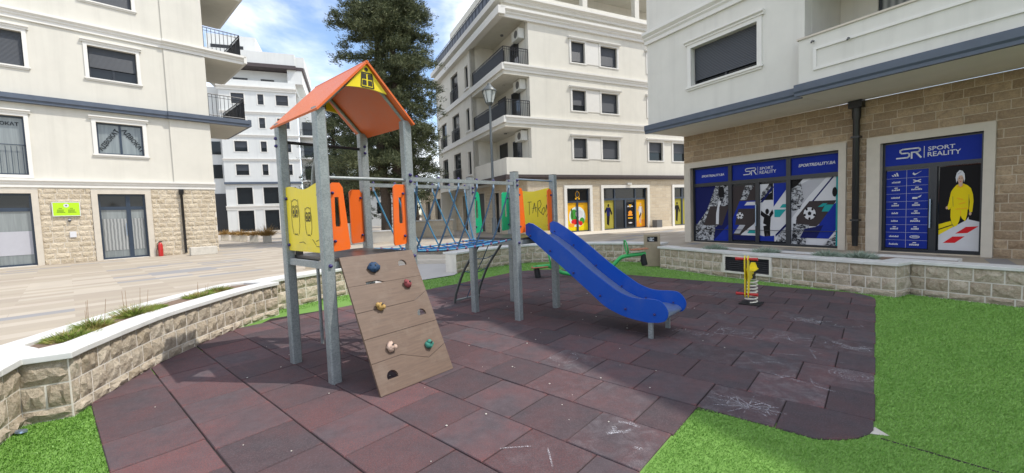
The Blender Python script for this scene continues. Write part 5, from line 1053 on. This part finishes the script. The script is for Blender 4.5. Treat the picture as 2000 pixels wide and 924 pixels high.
for z0, z1 in ((6.4, 8.0), (9.2, 10.7)): MB().box(-4.4, -3.2, 1.15, 1.19, z0, z1).build('wing_window', 'glass', FB)
MB().box(-5, -2.8, 1.14, 1.19, .1, 4.6).build('passage', 'frame_dark', FB)
MB().box(5.2, 8, 1.5, 10, 0, 16.4).build('side_wing', 'stucco_far', FB)
for z in (8.3, 11.1, 13.8): trim(FB, 'belt', cornice(z, z + .3, .15), -2.8, 5.25, 'white_trim'); rail(FB, 'wing_railing', [(5.3, 1.4), (7.8, 1.4)], z - 2.2, .9, .2); MB().box(5.2, 8, .6, 1.5, z - 2.4, z - 2.2).build('wing_balcony', 'stucco_far', FB); MB().box(5.6, 7.2, 1.44, 1.49, z - 2.1, z - .4).build('wing_window', 'glass', FB)
trim(FB, 'belt', [(.2, 5.6), (.2, 5.85)], -2.8, 5.25, 'grey_band'); trim(FB, 'belt', cornice(2.6, 3.1, .15), -2.8, 5.25, 'white_trim')
trim(FB, 'belt', cornice(16.5, 17.0, .3), -2.9, 5.3, 'white_trim'); MB().box(-2.8, 5.2, .0, 10, 17.0, 17.7).build('parapet', 'stucco_far', FB)
MB().box(-4, 4.4, 1.5, 10, 17.7, 19.3).build('top_floor', 'stucco_far', FB); MB().box(4.4, 6.0, .3, 10, 17.7, 19.4).build('top_floor', 'stucco_far', FB)
for a_, b_ in ((-1.5, .0), (1.37, 2.8)): MB().box(a_, b_, 1.44, 1.49, 17.75, 18.35).build('top_window', 'glass', FB)
MB().box(-4, 5.4, -.1, 10, 19.35, 19.75).build('roof_edge', 'brown_band', FB); MB().box(5.4, 6.2, .25, 10, 19.3, 19.7).build('roof_edge', 'brown_band', FB)
MB().box(-4, 5.3, .2, 9.8, 19.76, 21.2).build('roof_parapet', 'stucco_far', FB); MB().box(5.3, 6.3, .5, 9.8, 19.72, 21.0).build('roof_parapet', 'stucco_far', FB)
MB().box(-4, 1.0, 2, 9, 21.2, 23.4).build('penthouse', 'stucco_far', FB); MB().box(-3.6, -.3, 1.9, 1.98, 21.3, 22.2).build('penthouse_window', 'glass', FB)
SH = thing('small_house', 'small white house glimpsed between the tree trunks', 'house', (-17.0, 52.0, ZP), 0); MB().plate(rect(-4, 4, 0, 4.5), [rect(.2, 1.2, 1.6, 3.0)], 0, .3).build('wall', 'stucco_far', SH); MB().box(.2, 1.2, .15, .2, 1.6, 3.0).build('window', 'glass', SH); MB().prof([(-.3, 4.5), (3, 6.0), (6, 4.5)], -4.2, 4.2).build('roof', 'seat_brown', SH)
# ------------------------------------------------------------------ vegetation and small things
def conifer(name, label, x, y, h, rad, z0, mat, nbr, ntuft, seed, trunks=1, prof=None, lean=0):
    rg = np.random.default_rng(seed); t = thing(name, label, 'tree', (x, y, ZP))
    for k in range(trunks):
        m = MB(); dx = (k - (trunks - 1) / 2) * .75; pts = [(dx + .08 * math.sin(i * 1.7 + k), .06 * math.cos(i * 1.3), h * .9 * i / 8) for i in range(9)]; m.tube(pts, [.24 * (1 - i / 9) + .03 for i in range(9)], 9); m.build('trunk', 'bark', t)
    limbs = MB(); tv = []
    for b in range(nbr):
        f = rg.random() ** .85; z = z0 + (h - z0) * f; a = rg.uniform(0, 2 * math.pi); R_ = rad * (prof(f) if prof else (1 - f) ** .8) * rg.uniform(.4, 1.18)
        if rg.random() < .05: R_ *= 1.28
        up_ = rg.uniform(-.05, .55) * (.4 + f); L_ = max(.3, R_); P = []
        for q in range(6):
            s = q / 5; P.append(np.array([L_ * s * math.cos(a + .25 * s * math.sin(b)), L_ * s * math.sin(a + .25 * s * math.sin(b)), z + L_ * s * up_ - .28 * L_ * s * s + .1 * math.sin(b + 4 * s)]))
        if rg.random() < .5: limbs.tube(P, [.04 * (1 - q / 6) + .006 for q in range(6)], 4, caps=False)
        P = np.array(P); k = max(6, int(ntuft * L_ / rad))
        for c in range(k):
            s = rg.random() ** .55; i = min(4, int(s * 5)); ctr = P[i] + (P[i + 1] - P[i]) * (s * 5 - i) + rg.normal(0, .12, 3) * (.5 + s) * np.array([1, 1, .6]); nn = 16
            dr_ = np.array([math.cos(a), math.sin(a), .35]) + rg.normal(0, .55, (nn, 3)); dr_ /= np.linalg.norm(dr_, axis=1)[:, None]; base = ctr + rg.normal(0, .06, (nn, 3)); ln = rg.uniform(.06, .16, nn)[:, None]
            sd = np.cross(dr_, rg.normal(0, 1, (nn, 3))); sd /= np.linalg.norm(sd, axis=1)[:, None] + 1e-6; wd = rg.uniform(.009, .023, nn)[:, None]
            tv.append(np.stack([base - sd * wd, base + sd * wd, base + dr_ * ln], 1))
    limbs.build('branches', 'bark', t); tri_mesh('crown', np.concatenate(tv), mat, t); return t
conifer('conifer_tree', 'tall dark green conifer with twin trunks in front of the corner building', -5.85, 20.5, 17.5, 3.0, 2.4, 'needles', 470, 115, 3, 2, lambda f: (min(1, .62 + f * 2.2) if f < .18 else (1 - f) ** .62 * 1.06))
conifer('conifer_tree', 'smaller darker conifer half hidden behind the tall twin trunked one', -11.2, 27.0, 8.5, 2.3, .8, 'needles_dark', 200, 22, 5, 1)
conifer('conifer_tree', 'rounded dark tree behind the twin trunks, left of the small house', -15.0, 38.0, 9.5, 3.6, .5, 'needles_dark', 200, 26, 25, 1, lambda f: math.sin(math.pi * min(1, .25 + .75 * f)) ** .6)
conifer('conifer_tree', 'wide dark tree closing the view right of the small house', -10.5, 46.0, 10.5, 4.0, .5, 'needles_dark', 220, 26, 26, 1, lambda f: math.sin(math.pi * min(1, .25 + .75 * f)) ** .6)
conifer('conifer_tree', 'distant dark tree between the tower post and the far apartment block', -18.8, 44.0, 8.0, 3.0, .5, 'needles_dark', 220, 26, 27, 1, lambda f: math.sin(math.pi * min(1, .25 + .75 * f)) ** .6)
def tufts(t, mat, k, r, h, w, seed, spread=1.0, name='foliage', zmin=0):
    rg = np.random.default_rng(seed); a = rg.uniform(0, 2 * math.pi, k); q = np.sqrt(rg.random(k)) * r; b = np.stack([q * np.cos(a) * 1.0, q * np.sin(a), np.full(k, zmin) + rg.random(k) * h * .35 * (1 - q / r)], 1)
    d = np.stack([np.cos(a) * q / r * spread, np.sin(a) * q / r * spread, np.full(k, .8)], 1) + rg.normal(0, .45, (k, 3)); d[:, 2] = np.abs(d[:, 2]) * .8 + .05; d /= np.linalg.norm(d, axis=1)[:, None]; ln = rg.uniform(.35, 1, k)[:, None] * h
    s = np.cross(d, rg.normal(0, 1, (k, 3))); s /= np.linalg.norm(s, axis=1)[:, None]; return tri_mesh(name, np.stack([b - s * w, b + s * w, b + d * ln], 1), mat, t)
for i, (x, y, r, h, lab) in enumerate(((-4.36, 4.0, .19, .12, 'low yellowish green juniper nearest the camera in the left planter'), (-4.5, 4.36, .13, .17, 'juniper sprig with dry stalks beside the nearest juniper in the left planter'), (-4.58, 4.95, .19, .19, 'green juniper with tall upright shoots in the middle of the left planter'), (-4.64, 5.28, .11, .09, 'thin flat juniper behind the upright one in the left planter'), (-4.62, 6.05, .2, .11, 'flat spreading juniper further along the left planter'), (-4.64, 6.45, .15, .12, 'farthest juniper in the left planter near its end'))):
    t = thing('juniper', lab, 'plant', (x, y, .525), 0, 'junipers in the left planter'); tufts(t, 'juniper', 950, r, h * .85, .0035, 40 + i, 1.6)
    m = MB(); rs2 = random.Random(i)
    for q in range(5):
        a = rs2.uniform(0, 6.28); m.tube([(0, 0, -.01), (r * .5 * math.cos(a), r * .5 * math.sin(a), h * .5)], [.006, .003], 4)
    if i in (1, 2, 4):
        for q in range(4): a = rs2.uniform(0, 6.28); m.tube([(.1 * math.cos(a), .1 * math.sin(a), 0), (.12 * math.cos(a), .12 * math.sin(a) + .02, h * rs2.uniform(1.2, 1.9))], [.003, .0015], 4)
    m.build('stem', 'ply_edge', t)
for i, (x, y, r, lab) in enumerate(((5.35, 8.72, .2, 'flat silvery plant behind the wall left of the shop downpipe'), (5.95, 7.78, .17, 'silvery trailing plant below the black shop downpipe'), (6.28, 7.45, .2, 'silvery trailing plant below the brand list door'), (4.8, 9.75, .2, 'sparse silvery plant near the bin end of the shop wall'))):
    t = thing('silver_plant', lab, 'plant', (x, y, .53), 0, 'silvery plants in the shop planter'); tufts(t, 'silver_leaf', 900, r, .17, .007, 60 + i, 1.6)
    m = MB()
    for q in range(5): m.tube([(0, 0, -.01), (r * .6 * math.cos(q * 1.26), r * .6 * math.sin(q * 1.26), .04)], [.005, .003], 4)
    m.build('stem', 'bark', t)
POTS = [(-18.97, 27.35, 'plain concrete pot of dry grass nearest the passage, leftmost of the row'), (-17.64, 26.4, 'second concrete pot of dry grass from the left'), (-16.35, 25.2, 'middle concrete pot of the row with darker dry grass'), (-14.9, 23.9, 'fourth concrete pot from the left with bushy dry grass'), (-13.55, 22.9, 'concrete pot with a reddish dry shrub, rightmost of the row')]
for i, (x, y, lab) in enumerate(POTS):
    t = thing('plant_pot', lab, 'plant pot', (x, y, ZP), R(30), 'concrete pots in a row on the plaza')
    s = .21; m = MB(); m.plate(rect(-s, s, -s, s), [rect(-s + .05, s - .05, -s + .05, s - .05)], 0, .42, 'z'); m.build('pot', 'concrete', t, .015); MB().box(-s + .05, s - .05, -s + .05, s - .05, .02, .38).build('soil', 'soil', t); tufts(t, 'dry_grass', 500, .2, .42 if i < 4 else .7, .012, 80 + i, 1.2, 'dry_grass', .37)
bk = thing('stone_bench', 'long pale stone block bench behind the owl panel', 'bench', (-12.3, 23.6, ZP), R(25)); MB().box(-.7, .7, -.25, .25, 0, .36).build('block', 'concrete', bk, .02); MB().box(-.72, .72, -.27, .27, .361, .42).build('slab', 'coping', bk, .01)
lw = thing('low_wall', 'low pale stone wall in front of the shaded side of the corner building', 'wall', (-4.9, 23.0, ZP), R(20))
MB().box(-1.6, 1.6, -.3, .3, 0, .85).build('masonry', 'stone_far', lw); MB().box(-1.65, 1.65, -.35, .35, .851, .92).build('coping_slab', 'coping', lw, .01)
lw = thing('low_wall', 'low cream wall with end pillar below the twin trunked conifer', 'wall', (-6.6, 19.4, ZP), R(10))
MB().box(-.9, 1.2, -.15, .15, 0, .5).build('masonry', 'trim_cream', lw); MB().box(-1.2, -.9, -.2, .2, 0, .95).build('pillar', 'trim_cream', lw, .01); MB().box(-.88, 1.25, -.2, .2, .501, .56).build('coping_slab', 'coping', lw, .01)
